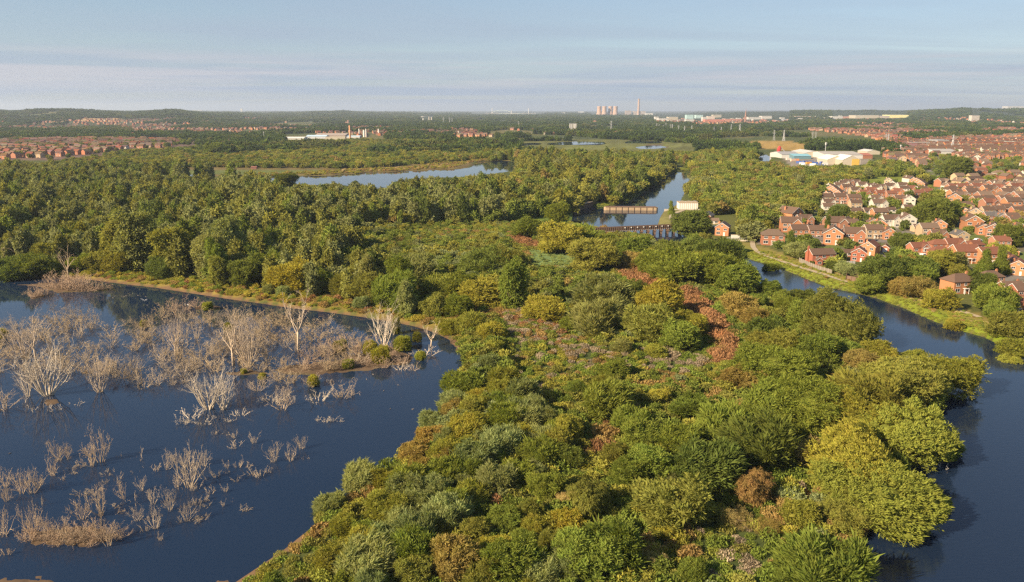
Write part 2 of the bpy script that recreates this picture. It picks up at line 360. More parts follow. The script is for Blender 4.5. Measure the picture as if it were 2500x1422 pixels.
def build_land():
    pxs = np.concatenate([np.linspace(-3200, -300, 60)[:-1], np.arange(-300, 2800, 8.0), np.linspace(2800, 5700, 60)])
    dys = np.concatenate([np.geomspace(3.9, 60, 90)[:-1], np.arange(60, 500, 4.0), np.arange(500, 1250, 8.0), np.linspace(1250, 2400, 20)])
    PX, PY = np.meshgrid(pxs, Y0 + dys)
    x = (PX - 1250) / F; v = (711 - PY) / F; t = -H / (-ST + v * CT); X = x * t; Y = (CT + v * ST) * t
    # far rim a long way out, near rim behind the camera
    Z, sd = ground_z(X, Y)
    ny, nx = X.shape
    col = np.zeros((ny, nx, 3)); n1 = vnoise(X, Y, 30, 1); n2 = vnoise(X, Y, 7, 2); n3 = vnoise(X, Y, 220, 9)
    a = np.array((.050,.068,.020)); b = np.array((.10,.105,.028)); col[:] = a + (b - a) * n1[..., None]
    far = (Y > 900) & (n3 > 0.55); col[far] = np.array((.12,.11,.04))
    far2 = (Y > 1500) & (n3 < 0.3); col[far2] = np.array((.055,.07,.03))
    fw = (Y > 4000); col[fw] = np.array((.045,.060,.030)) * (0.7 + 0.6 * n1[fw])[:, None]
    for poly, c in ZONES:
        k = inpoly(PX, PY, poly); w = (0.75 + 0.5 * n2[k])[:, None]; col[k] = np.array(c) * w
    yard = inpoly(PX, PY, ZONES[11][0]); g = yard & (n2 > 0.5); col[g] = np.array((.10,.13,.035)); g = yard & (n2 < 0.33); col[g] = np.array((.17,.155,.14))
    # lush bank on the houses' side of the river, mud along the lake
    sr = sdist(X, Y, WP[1]); bank = (sr > 0) & (sr < 16) & (PX > 1790) & (PY < 880)
    k = bank; mixf = (np.clip(sr[k] / 14, 0, 1) + 0.35 * (n2[k] - .5))[:, None]; col[k] = np.array((.17,.23,.015)) * (1 - mixf) + np.array((.20,.16,.05)) * mixf
    sl = sdist(X, Y, WP[0]); k = (sl > 1.8) & (sl < 14) & (PY < 860); col[k] = np.array((.19,.15,.035)) * (0.7 + 0.6 * n2[k])[:, None]
    k = (sl < 0.9 + 2.6 * (n2 - 0.4)) & (sl > -5); col[k] = np.array((.15,.095,.05))
    k = (sr < 0.6) & (sr > -3) & (sl > 10); col[k] = np.array((.06,.055,.025))
    k = (sd < 0) & (Z > -.2); col[k] = np.array((.105,.072,.045)) * (.8 + .4 * n2[k])[:, None]
    V = np.stack([X, Y, Z], -1).reshape(-1, 3)
    idx = np.arange(ny * nx).reshape(ny, nx)
    Fq = np.stack([idx[1:, :-1], idx[1:, 1:], idx[:-1, 1:], idx[:-1, :-1]], -1).reshape(-1, 4)
    me = mesh_np('ground', V, Fq, [M['ground']], smooth=True)
    ca = me.attributes.new('col', 'FLOAT_COLOR', 'POINT')
    ca.data.foreach_set('color', np.concatenate([col.reshape(-1, 3), np.ones((ny * nx, 1))], 1).astype(np.float32).ravel())
    o = link('ground', me); tag(o, kind='structure')
build_land()
def offset_poly(P, d):
    n = len(P); out = []
    area = sum(P[i][0] * P[(i + 1) % n][1] - P[(i + 1) % n][0] * P[i][1] for i in range(n)); s = 1 if area > 0 else -1
    for i in range(n):
        a = Vector(P[i - 1]); b = Vector(P[i]); c = Vector(P[(i + 1) % n])
        t = (c - a).normalized(); nrm = Vector((t.y, -t.x)) * s
        out.append((b.x + nrm.x * d, b.y + nrm.y * d))
    return out
def water_sheet(name, P, mat, d=1.5, z=ZW):
    Q = offset_poly(P, d)
    me = bpy.data.meshes.new(name); me.from_pydata([(x, y, z) for x, y in Q], [], [tuple(range(len(Q)))]); me.update()
    if me.polygons[0].normal.z < 0: me.flip_normals()
    me.materials.append(mat); o = link(name, me); tag(o, kind='structure'); return o
water_sheet('lake', WP[0], M['lake']); water_sheet('river', WP[1], M['river']); water_sheet('river_pool', WP[2], M['pool'], z=ZW + .02)
water_sheet('lake', WP[3], M['pool'])
for P in WP[4:]: water_sheet('pond', P, M['lake'], 1.0)
# ------------------------------------------------------------------ tree prototypes
def _unit(a): return a / (np.linalg.norm(a, axis=-1, keepdims=True) + 1e-9)
def fib_dirs(n, rng):
    i = np.arange(n) + 0.5; z = 1 - 2 * i / n; r = np.sqrt(1 - z * z); a = i * 2.399963 + rng.uniform(0, 6.28)
    return np.stack([r * np.cos(a), r * np.sin(a), z], 1)
ICO = None
def ico(sub=2):
    import bmesh
    bm = bmesh.new(); bmesh.ops.create_icosphere(bm, subdivisions=sub, radius=1.0)
    V = np.array([v.co[:] for v in bm.verts]); Fc = np.array([[v.index for v in f.verts] for f in bm.faces]); bm.free(); return V, Fc
ICO = ico(2); ICO1 = ico(1)
def crown_mesh(name, seed, lobes, tufts, per, ll, lw, up=0.35, droop=0.0, wind=0.25, tr=0.16, jit=0.26, core=0.7, mat='leaf', thin=False):
    """lobes: (x,y,z,rx,ry,rz) in a crown of about unit radius; leaf sprays sit in tufts over every lobe"""
    rng = np.random.default_rng(seed)
    LB = np.array(lobes, float); area = (LB[:, 3] * LB[:, 5]) ** 1.0; area /= area.sum()
    Vs = []; Fs = []; vv = []; base = 0
    wv = np.array((0.8, 0.35, 0.15)) * wind
    for lb, ar in zip(LB, area):
        c, r = lb[:3], lb[3:]
        nt = max(6, int(tufts * ar)); D = fib_dirs(nt, rng); D = _unit(D + rng.normal(0, .18, D.shape)); D = D[D[:, 2] > -0.75]
        lump = 1 + 0.16 * np.sin(D @ rng.normal(0, 3.0, 3) + rng.uniform(0, 6)) + rng.normal(0, .10, len(D))
        TC = c + D * r * lump[:, None]
        # keep tufts that are not deep inside another lobe
        keep = np.ones(len(TC), bool)
        for l2 in LB:
            if l2 is lb or np.allclose(l2, lb): continue
            keep &= (((TC - l2[:3]) / l2[3:]) ** 2).sum(1) > 0.62
        TC = TC[keep]; D = D[keep]; n = len(TC)
        if n == 0: continue
        tv = rng.uniform(0.9, 1.13, n)
        P = np.repeat(TC, per, 0); DD = np.repeat(D, per, 0); tvv = np.repeat(tv, per)
        off = _unit(rng.normal(0, 1, P.shape)) * (rng.uniform(0, 1, (len(P), 1)) ** 0.6) * tr
        P = P + off * np.array((1, 1, 0.8))
        outw = _unit(DD * 0.7 + off / tr * 0.7)
        g = _unit(outw * 0.8 + np.array((0, 0, up - droop)) + wv + rng.normal(0, .35, P.shape))     # growth direction
        nr = _unit(outw + np.array((0, 0, 0.35)) + rng.normal(0, jit, P.shape)); wd = _unit(np.cross(g, nr))
        L_ = ll * rng.uniform(0.6, 1.35, (len(P), 1)) * (1 + 1.1 * (rng.uniform(0, 1, (len(P), 1)) < .10)); W_ = lw * rng.uniform(0.6, 1.3, (len(P), 1))
        m = P + g * L_ * 0.5; dr = np.array((0, 0, -1.0)) * L_ * (0.12 + droop * 0.3)
        q = np.stack([P - g * L_ * 0.2, m + wd * W_, P + g * L_ + dr, m - wd * W_], 1)
        Vs.append(q.reshape(-1, 3)); k = np.arange(len(P)) * 4 + base
        Fs.append(np.stack([k, k + 1, k + 2, k + 3], 1)); base += 4 * len(P)
        lv = tvv * rng.uniform(0.84, 1.18, len(P)); vv.append(np.repeat(lv, 4))
        if core > 0:
            IV, IF = ICO1; W3 = c + IV * r * core * (1 + rng.normal(0, .08, (len(IV), 1)))
            Vs.append(W3); T = IF + base; Fs.append(np.concatenate([T, T[:, 2:3]], 1)); base += len(IV); vv.append(np.full(len(IV), 0.85))
    V = np.concatenate(Vs); Fq = np.concatenate(Fs); vv = np.concatenate(vv)
    tri = Fq[:, 2] == Fq[:, 3]
    faces = [tuple(f) for f in Fq[~tri].tolist()] + [tuple(f[:3]) for f in Fq[tri].tolist()] if tri.any() else Fq
    if tri.any():
        # fast path: build quads and triangles together
        me = bpy.data.meshes.new(name); me.vertices.add(len(V)); me.vertices.foreach_set('co', V.astype(np.float32).ravel())
        q = Fq[~tri]; t3 = Fq[tri][:, :3]; li = np.concatenate([q.ravel(), t3.ravel()]).astype(np.int32)
        ls = np.concatenate([np.arange(len(q)) * 4, len(q) * 4 + np.arange(len(t3)) * 3]).astype(np.int32)
        me.loops.add(len(li)); me.loops.foreach_set('vertex_index', li); me.polygons.add(len(ls)); me.polygons.foreach_set('loop_start', ls)
        me.update(calc_edges=True); me.materials.append(M[mat])
        a = me.attributes.new('v', 'FLOAT', 'POINT'); a.data.foreach_set('value', vv.astype(np.float32)); me.validate(); return me
    return mesh_np(name, V, Fq, [M[mat]], v=vv)
def lobes_round(seed, n=9, spread=0.62, rl=(0.26, 0.5), zb=0.5, flat=1.0):
    rng = random.Random(seed); n += 3; L = [(rng.uniform(-.12, .12), rng.uniform(-.12, .12), zb + 0.25, 0.55, 0.55, 0.55 * flat)]
    for i in range(n):
        a = i * 2.4 + rng.uniform(-.4, .4); z = zb + rng.uniform(-0.15, 0.75) * flat; d = spread * rng.uniform(0.75, 1.15) * (1.0 - 0.5 * max(0, z - zb - 0.2))
        r = rng.uniform(*rl); L.append((d * math.cos(a), d * math.sin(a), z, r, r, r * rng.uniform(.75, 1.0)))
    return L
def lobes_dome(seed):
    rng = random.Random(seed); L = [(0, 0, 0.55, 0.85, 0.85, 0.72)]
    for i in range(11):
        a = i * 2.4; d = rng.uniform(.5, .75); r = rng.uniform(.3, .42); L.append((d * math.cos(a), d * math.sin(a), rng.uniform(.25, .9), r, r, r))
    return L
def lobes_column(seed, hgt=2.2):
    rng = random.Random(seed); L = []
    for s in range(rng.choice((2, 3, 3))):
        x, y = rng.uniform(-.45, .45), rng.uniform(-.45, .45); h = hgt * rng.uniform(.75, 1.05)
        k = 5
        for i in range(k):
            r = (0.42 if i < k - 1 else 0.3) * rng.uniform(.85, 1.15); z = 0.35 + (h - 0.5) * i / (k - 1)
            L.append((x + rng.uniform(-.15, .15), y + rng.uniform(-.15, .15), z, r, r, r * 1.15))
    return L
def lobes_multi(seed, n=6, hgt=1.3):
    rng = random.Random(seed); L = []
    for i in range(n):
        a = i * 2.4; d = rng.uniform(.2, .65); r = rng.uniform(.28, .42); h = rng.uniform(.6, 1.0) * hgt
        L.append((d * math.cos(a), d * math.sin(a), h * .45, r, r, h * .5))
        L.append((d * 1.1 * math.cos(a), d * 1.1 * math.sin(a), h * .85, r * .6, r * .6, r * .8))
    return L
def trunk_mesh(name, seed, h, r, nl=5, spread=0.6, lean=0.05, n=6):
    """tapered bole with limbs that reach into the crown (unit crown radius)"""
    rg = random.Random(seed); mb = MB(); top = Vector((rg.uniform(-lean, lean), rg.uniform(-lean, lean), h * 0.75))
    mb.tube([(0, 0, -0.15), (top.x * .3, top.y * .3, h * .25), tuple(top * 0.6), tuple(top)], [r * 1.35, r, r * .75, r * .25], n)
    for i in range(nl):
        a = i * 2.4 + rg.uniform(-.3, .3); z0 = h * rg.uniform(.18, .5); s = Vector((top.x * z0 / h, top.y * z0 / h, z0))
        e = Vector((spread * math.cos(a), spread * math.sin(a), z0 + h * rg.uniform(.2, .45)))
        mb.tube([s, s.lerp(e, .5) + Vector((0, 0, -.04)), e], [r * .5, r * .35, r * .1], 4)
    return mb.mesh(name, [M['bark']], True)
NEAR = {}       # species -> list of (crown mesh, trunk mesh, crown height in units of radius)
def add_species(k, meshes): NEAR[k] = meshes
def ragged(seed, lobes, n, out=.95, rr=(.11, .2)):
    """small boughs that push out of the crown's outline here and there"""
    rng = random.Random(seed * 7 + 1); L = list(lobes); k = len(lobes)
    for i in range(n):
        c = lobes[rng.randrange(k)]; d = Vector((rng.gauss(0, 1), rng.gauss(0, 1), rng.gauss(.35, .8))).normalized(); r = rng.uniform(*rr); o_ = out * rng.uniform(.85, 1.22)
        z = c[2] + d.z * c[5] * o_
        if z < .12: continue
        L.append((c[0] + d.x * c[3] * o_, c[1] + d.y * c[4] * o_, z, r, r, r * rng.uniform(.8, 1.4)))
    return L
def near_crown(name, seed, lobes, tufts, per, ll, lw, **k):
    lobes = ragged(seed, lobes, 38, 1.0)
    k['tr'] = k.get('tr', .16) * .72
    return crown_mesh(name, seed, lobes, int(tufts * 2.6), int(per * 1.35), ll * .52, lw * .52, **k)
add_species('round', [(near_crown('crown', 10 + i, lobes_round(i + 1, 10), 560, 15, .19, .040, up=.55, wind=.35), trunk_mesh('trunk', i, 1.2, .07), 1.5) for i in range(6)])
add_species('feather', [(near_crown('crown', 20 + i, lobes_multi(i + 5, 8), 520, 15, .30, .034, up=.8, wind=.45, jit=.30, tr=.17), trunk_mesh('trunk', 20 + i, 1.1, .06, 6), 1.4) for i in range(6)])
add_species('dome', [(near_crown('crown', 30 + i, lobes_dome(i + 9), 1700, 10, .10, .024, up=.35, wind=.45, tr=.085), trunk_mesh('trunk', 30 + i, 1.0, .06, 7, .7), 1.25) for i in range(3)])
add_species('column', [(near_crown('crown', 40 + i, lobes_column(i + 3), 620, 14, .17, .045, up=.2, droop=.25), trunk_mesh('trunk', 40 + i, 1.9, .06, 6, .35), 2.3) for i in range(3)])
add_species('birch', [(near_crown('crown', 50 + i, lobes_column(i + 33, 1.9), 520, 15, .20, .026, up=-.1, droop=.7, wind=.1, core=.55), trunk_mesh('trunk', 50 + i, 1.7, .045, 6, .35), 2.0) for i in range(2)])
add_species('twiggy', [(near_crown('crown', 60 + i, lobes_multi(i + 15, 7, 1.2), 300, 12, .20, .014, up=.6, wind=.3, core=0, tr=.2), trunk_mesh('trunk', 60 + i, 1.1, .05, 9, .6), 1.2) for i in range(2)])
add_species('conifer', [(near_crown('crown', 70, [(0, 0, .4 + .33 * j, .62 * (1 - j / 9), .62 * (1 - j / 9), .3) for j in range(8)], 600, 12, .16, .03, up=-.1, droop=.3), trunk_mesh('trunk', 70, 2.4, .05, 3, .2), 2.8)])

# ------------------------------------------------------------------ distance prototypes for the countless trees and herbs (one object each)
def proto_coll(name, meshes):
    col = bpy.data.collections.new(name)
    for i, me in enumerate(meshes):
        o = bpy.data.objects.new('%s_%02d' % (name, i), me); col.objects.link(o)
    return col
def far_crown(seed, lobes, tufts, per=10, ll=.17, lw=.058, **k):
    tufts = int(tufts * 1.7); lobes = ragged(seed, lobes, 12, .9, (.14, .26)); k['tr'] = k.get('tr', .13)
    return crown_mesh('crown_far', seed, lobes, tufts, per, ll, lw, mat='leaf_far', core=.78, **k)
MID = [far_crown(100 + i, lobes_round(i + 40, 8), 190) for i in range(4)] \
    + [far_crown(110 + i, lobes_multi(i + 41, 7), 190, up=.6) for i in range(2)] \
    + [far_crown(120 + i, lobes_column(i + 42), 230, droop=.2) for i in range(3)] \
    + [far_crown(130, lobes_dome(43), 230)]
def copse(seed):
    rg = random.Random(seed); L = []
    for i in range(7):
        x, y = rg.uniform(-2.2, 2.2), rg.uniform(-1.1, 1.1); s = rg.uniform(.6, 1.05)
        L += [(x, y, .75 * s, .75 * s, .75 * s, .75 * s), (x + rg.uniform(-.3, .3), y, 1.25 * s, .45 * s, .45 * s, .4 * s)]
    return far_crown(seed, L, 200, 4, .38, .14, tr=.25)
COPSE = [copse(200 + i) for i in range(5)]
def herb(seed, n, rad, hgt, ll, lw, lean=.5):
    rng = np.random.default_rng(seed)
    r = np.sqrt(rng.uniform(0, 1, n)) * rad; a = rng.uniform(0, 6.283, n); hh = (rng.uniform(.15, 1, n)) * hgt * (1.1 - .5 * r / rad)
    P = np.stack([r * np.cos(a), r * np.sin(a), hh], 1); g = _unit(rng.normal(0, lean, P.shape) + np.array((.15, .05, .7)))
    wd = _unit(np.cross(g, rng.normal(0, 1, P.shape))); L_ = ll * rng.uniform(.6, 1.4, (n, 1)); W_ = lw * rng.uniform(.6, 1.4, (n, 1))
    q = np.stack([P - g * L_ * .5, P + wd * W_, P + g * L_ * .5, P - wd * W_], 1).reshape(-1, 3)
    k = np.arange(n) * 4
    return mesh_np('herb', q, np.stack([k, k + 1, k + 2, k + 3], 1), [M['leaf_far']], v=np.repeat(rng.uniform(.65, 1.35, n), 4))
HERB = [herb(300 + i, 330, 1.55, (.8, 1.2, 1.6, .9)[i], .5, (.07, .06, .09, .12)[i], (.35, .5, .7, .9)[i]) for i in range(4)]

def gn_scatter(name, pts, rot, scl, idx, tint, coll):
    me = bpy.data.meshes.new(name); n = len(pts); me.vertices.add(n); me.vertices.foreach_set('co', np.asarray(pts, np.float32).ravel())
    def attr(nm, ty, key, arr):
        a = me.attributes.new(nm, ty, 'POINT'); a.data.foreach_set(key, arr.ravel())
    attr('rot', 'FLOAT_VECTOR', 'vector', np.asarray(rot, np.float32)); attr('scl', 'FLOAT_VECTOR', 'vector', np.asarray(scl, np.float32))
    attr('idx', 'INT', 'value', np.asarray(idx, np.int32)); attr('tint', 'FLOAT_COLOR', 'color', np.concatenate([np.asarray(tint, np.float32), np.ones((n, 1), np.float32)], 1))
    o = link(name, me)
    ng = bpy.data.node_groups.new(name + '_nodes', 'GeometryNodeTree'); N = ng.nodes.new; L = ng.links.new
    ng.interface.new_socket('Geometry', in_out='INPUT', socket_type='NodeSocketGeometry'); ng.interface.new_socket('Geometry', in_out='OUTPUT', socket_type='NodeSocketGeometry')
    gi = N('NodeGroupInput'); go = N('NodeGroupOutput'); ip = N('GeometryNodeInstanceOnPoints'); ci = N('GeometryNodeCollectionInfo')
    ci.inputs['Collection'].default_value = coll; ci.inputs['Separate Children'].default_value = True; ci.inputs['Reset Children'].default_value = True
    def na(nm, ty):
        a = N('GeometryNodeInputNamedAttribute'); a.data_type = ty; a.inputs['Name'].default_value = nm; return a.outputs['Attribute']
    L(gi.outputs[0], ip.inputs['Points']); L(ci.outputs[0], ip.inputs['Instance']); ip.inputs['Pick Instance'].default_value = True
    L(na('idx', 'INT'), ip.inputs['Instance Index']); L(na('scl', 'FLOAT_VECTOR'), ip.inputs['Scale'])
    er = N('FunctionNodeEulerToRotation'); L(na('rot', 'FLOAT_VECTOR'), er.inputs[0]); L(er.outputs[0], ip.inputs['Rotation'])
    L(ip.outputs[0], go.inputs[0])
    md = o.modifiers.new('scatter', 'NODES'); md.node_group = ng
    return o

# ------------------------------------------------------------------ where trees cannot stand in front of (photo pixels)
LAKE_SEE = LAKE
RIVER_SEE = [(1812,622),(1835,635),(1889,650),(1936,668),(1987,689),(2037,706),(2088,716),(2139,729),(2206,753),(2274,783),(2341,807),(2402,824),(2439,842),(2500,862),(2600,900),(2700,1422),(2110,1422),(2130,1340),(2120,1290),(2300,1215),(2240,1160),
             (2290,1110),(2345,1060),(2330,985),(2385,945),(2362,901),(2338,860),(2274,853),(2190,848),(2156,819),(2112,772),(2065,724),(2037,712),(1990,714),(1933,706),(1909,676),(1855,672),(1830,658)]
POOL_SEE = [(1418,553),(1412,530),(1410,512),(1440,503),(1475,508),(1515,498),(1550,486),(1590,470),(1625,445),(1640,426),(1692,424),(1672,452),(1668,478),(1657,495),(1705,492),(1705,512),(1730,530),(1700,530),(1660,545),(1660,572),(1605,584),(1598,572),(1520,560)]
MID_SEE = [(655,436),(700,430),(780,428),(840,425),(960,418),(1110,412),(1150,409),(1160,397),(1172,393),(1240,392),(1262,399),(1255,411),(1180,421),(1090,424),(1000,430),(950,438),(945,448),(925,452),(905,444),(870,438),(760,443),(690,442)]
FAR_SEE = [[(1330,345),(1480,345),(1480,352),(1330,352)], [(1545,357),(1628,355),(1628,364),(1545,365)], [(1250,348),(1335,348),(1335,354),(1250,354)], [(1850,380),(1880,378),(1880,392),(1850,392)], [(1520,343),(1625,343),(1625,349),(1520,349)]]
MEADOW = [[(220,410),(500,409),(830,411),(900,411),(1080,402),(1150,392),(1175,388),(1178,394),(1150,408),(1000,417),(850,424),(640,434),(480,430),(420,424),(250,418)],
          [(1240,346),(1500,340),(1700,350),(1700,368),(1500,370),(1400,366),(1300,362)], [(1795,352),(1960,350),(1985,360),(1950,368),(1880,366)],
          [(2100,440),(2150,431),(2245,430),(2268,436),(2260,446),(2110,446)], [(190,303),(298,301),(298,306),(200,307)]]
HOUSES = [[(1990,520),(2010,478),(2060,446),(2150,442),(2290,452),(2280,425),(2230,405),(2180,398),(2240,362),(2330,345),(2520,340),(2600,700),(2440,670),(2440,640),(2300,620),(2150,600),(2040,690),(1950,640),(1855,600),(1895,545),(1960,530)],
          [(-50,345),(250,341),(560,345),(430,360),(300,366),(200,384),(60,400),(-50,398)],
          [(1895,366),(2148,366),(2148,380),(2110,404),(1940,408),(1900,395)], [(2210,345),(2500,330),(2500,350),(2210,370)], [(690,327),(850,322),(940,322),(940,338),(690,343)], [(2310,675),(2390,675),(2390,722),(2310,722)], [(2455,675),(2520,675),(2520,745),(2455,745)], [(1955,605),(2050,605),(2050,668),(1950,650)], [(1800,588),(1850,585),(1850,622),(1810,620)]]
YARDS = [[(1720,525),(1800,520),(1800,575),(1720,560)], [(1650,492),(1710,492),(1712,515),(1650,515)], [(1835,585),(1850,585),(1850,610),(1835,610)]]
WATERS = [LAKE_SEE, RIVER_SEE, POOL_SEE, MID_SEE] + FAR_SEE
CLEAR = [[(1290,612),(1400,618),(1410,650),(1300,655)], [(1395,656),(1500,654),(1510,668),(1400,672)],
         [(1245,570),(1300,585),(1330,605),(1290,610),(1240,590)], [(1500,640),(1560,660),(1620,700),(1700,720),(1755,765),(1800,830),(1790,890),(1740,890),(1740,830),(1720,790),(1640,745),(1560,700),(1500,665)],
         [(1190,740),(1290,780),(1420,795),(1400,850),(1260,860),(1190,800)], [(1250,930),(1400,935),(1390,990),(1300,985)],
         [(1240,840),(1330,800),(1420,830),(1560,860),(1700,855),(1770,890),(1740,940),(1640,915),(1560,900),(1440,900),(1400,940),(1340,970),(1270,930)],
         [(1900,1110),(2010,1120),(2050,1190),(1960,1210),(1880,1180)], [(1680,1290),(1900,1270),(1900,1422),(1690,1422)], [(560,1432),(700,1340),(800,1290),(860,1330),(830,1422)],
         [(1490,1010),(1520,1010),(1500,1090),(1440,1110),(1440,1080)]]
def blocked(x, y, h, r, polys, z=0.8, fr=(0.15, 0.55, 0.92)):
    """arrays: does a crown h high and r wide at x, y cover any of these parts of the picture"""
    b = np.zeros(len(x), bool)
    for f in fr:
        w = r * (0.7 if f < .8 else .4)
        for s in (-1, 0, 1):
            px, py = proj(x + s * w, y, z + h * f)
            for p in polys: b |= inpoly(px, py, p)
    return b
# ------------------------------------------------------------------ leaf colours
T = dict(olive=(.145,.138,.034), green=(.110,.136,.026), dark=(.070,.092,.024), silver=(.155,.175,.085), lime=(.165,.172,.034), gold=(.245,.20,.035), brown=(.195,.130,.050),
         rust=(.20,.105,.055), pale=(.27,.20,.11), yolive=(.185,.170,.032), grey=(.145,.15,.065), purple=(.05,.02,.025), pink=(.21,.165,.12), reed=(.16,.19,.065), red=(.23,.11,.055))
CW = dict(olive='olive', green='green', dark='dark green', silver='silvery green', lime='bright yellow-green', gold='golden yellow', brown='brownish', rust='rust brown', pale='pale straw-coloured',
          yolive='yellow-olive', grey='grey-green', purple='dark purple', pink='pinkish', reed='soft green', red='orange-red')
SW = dict(round='rounded tree', feather='feathery willow', dome='broad domed willow', column='tall narrow willow', birch='weeping birch', twiggy='half-bare twiggy tree', conifer='pointed conifer')
KN = dict(round='broadleaf_tree', feather='willow_tree', dome='willow_tree', column='tall_willow_tree', birch='birch_tree', twiggy='bare_tree', conifer='conifer_tree')
# crowns read off the photo: centre x, centre y, half width (photo pixels), shape, colour
HAND = """
2302 900 80 dome lime|2214 922 88 dome olive|2104 880 42 round brown|1990 985 92 dome green|2113 951 78 feather olive|2104 1022 85 dome yolive|2222 1050 102 dome lime|2306 1062 45 feather green|2086 1118 105 dome yolive|2146 1190 108 dome lime|2262 1192 45 dome lime
2075 1235 62 dome olive|2000 1352 105 feather green|1884 890 76 dome green|1892 968 74 feather green|1840 1066 88 feather dark|1776 1026 78 feather green|1730 1128 82 feather dark|1668 1072 60 feather green|1836 1178 46 birch rust|1962 1100 48 twiggy pale|1880 1100 22 round rust
1611 962 28 round gold|1488 968 62 feather lime|1540 1010 48 feather green|1560 1060 48 round green|1500 1110 40 round olive|1637 1212 88 round olive|1444 1200 54 birch olive|1622 1290 28 round gold|1490 1315 88 feather green|1600 1362 34 twiggy pale|1796 1262 38 twiggy pale|1873 1285 32 twiggy brown
1954 1248 42 round yolive|1796 918 38 round brown|1842 926 38 round brown|1690 990 45 round green|1590 1120 50 round green|1540 1150 42 round green|1385 1370 52 feather silver|1700 1392 40 feather green
803 1208 33 feather silver|880 1155 44 feather silver|930 1170 34 feather yolive|986 1168 48 feather lime|1130 935 38 round green|1112 975 34 feather silver|1052 1012 30 feather silver|1166 966 22 round gold|1106 998 30 round brown|1052 1061 34 round brown|1012 1098 30 round brown|1022 1140 30 round brown
1225 922 44 feather yolive|1273 959 44 feather silver|1232 1021 50 feather green|1284 1022 44 feather silver|1326 1018 36 feather silver|1236 1078 54 feather silver|1132 1047 44 feather yolive|1306 1095 50 feather green|1360 1047 36 feather green|1384 1108 36 round dark|1163 1113 54 feather silver|1207 1157 52 feather silver
1150 1198 44 feather lime|1094 1150 48 feather green|1266 1150 38 feather green|1030 1219 46 feather silver|972 1265 50 feather silver|1001 1330 62 feather green|942 1310 44 feather silver|891 1363 62 feather silver|935 1223 38 feather yolive|884 1293 34 feather green|1330 1178 46 round green|1398 1210 34 round pale
1384 1267 38 round gold|1309 1280 32 round yolive|1210 1335 36 round gold|1104 1365 58 round brown|1251 1362 66 round green|1434 1345 72 round green|1331 1395 46 feather silver|1230 1260 36 round green|1160 1290 36 round olive|1078 1280 34 round olive|840 1280 34 feather yolive|810 1360 34 round olive|1180 1400 50 feather olive|1010 1400 44 round olive
1183 637 42 round dark|1236 634 42 round olive|1369 585 44 round yolive|1407 578 38 round green|1452 622 48 round olive|1468 590 32 round green|1510 600 32 round olive|1550 607 38 round green|1594 626 36 round olive|1640 620 44 round dark|1700 608 42 round dark|1756 622 50 feather dark|1660 650 60 round green|1750 655 54 round green|1720 640 44 feather olive|1546 636 28 round brown|1600 640 40 round green
1254 705 42 column green|1177 710 44 round gold|1130 694 38 round green|1330 752 44 round gold|1468 714 58 feather grey|1452 772 58 feather grey|1503 752 42 feather grey|1401 790 26 round green|1519 842 24 round grey|1548 716 38 round dark|1612 733 54 round gold|1580 784 56 round olive|1683 790 40 round yolive|1655 818 44 round green|1602 851 24 round lime
1798 682 48 round green|1846 730 26 birch green|1884 704 26 round green|1806 742 40 round brown|1850 770 34 round brown|1148 784 38 feather yolive|1202 806 34 feather gold|1206 848 28 feather lime|1196 880 28 feather silver|1234 925 28 feather green|1500 899 34 round green|1484 942 44 feather yolive|1410 950 26 round green|1862 832 36 round olive|1872 806 44 round dark|1846 892 32 round brown
2045 780 84 dome olive|1966 770 44 round green|1925 742 32 feather green|1886 765 32 round olive|1962 718 28 round dark|1906 722 22 birch green|1990 850 55 round green|1925 838 48 round olive|2140 850 36 round yolive|2060 850 40 round green|1870 860 38 feather green|2230 862 34 round lime
705 668 54 round gold|600 660 44 round dark|650 645 40 round green|962 700 54 round green|1008 655 56 feather grey|885 738 20 feather silver|690 712 18 feather silver|655 705 16 feather silver|900 700 40 round olive|840 690 40 round olive|790 680 44 round green|1060 740 34 round olive|1095 790 26 round yolive|1120 745 36 round green|1080 690 44 round lime
350 590 52 column grey|430 610 46 column olive|500 620 42 column grey|560 590 48 column grey|300 600 40 column olive|395 650 34 round dark|250 630 34 round olive|530 660 30 column olive|80 640 40 round dark|20 645 40 round dark|200 640 26 round green
1360 520 30 round green|1290 555 34 round green|1640 510 10 conifer green|1688 540 38 round dark|1705 545 22 round olive|1780 590 30 round dark
697 445 24 round dark|865 440 10 round dark|1000 456 10 conifer dark|525 360 22 round dark|2282 516 46 round dark|2310 520 34 round dark|2340 410 32 round dark|2050 520 22 round dark|2155 660 44 round dark|2120 690 30 round green|2020 560 16 conifer dark
2206 697 28 round brown|2242 704 32 round brown|2297 728 34 round yolive|2190 625 22 round dark|2240 650 34 round dark|2257 662 28 round dark|2341 662 24 round olive|2149 700 13 round lime|2425 730 44 round green|2465 790 42 round olive|2400 690 34 round dark|2450 640 22 conifer green
2330 780 20 round yolive|2440 760 30 round green|2490 830 34 round lime|2470 855 24 round lime|1935 600 18 conifer dark|1945 610 26 round silver|2065 655 22 round silver|2200 590 26 round dark|2460 575 34 round dark|2440 620 28 round lime|1990 590 14 round dark|1885 640 16 round green|2040 650 16 round dark|2395 655 22 conifer green
"""
PLOT = []           # x, y, radius, species, colour, z-stretch
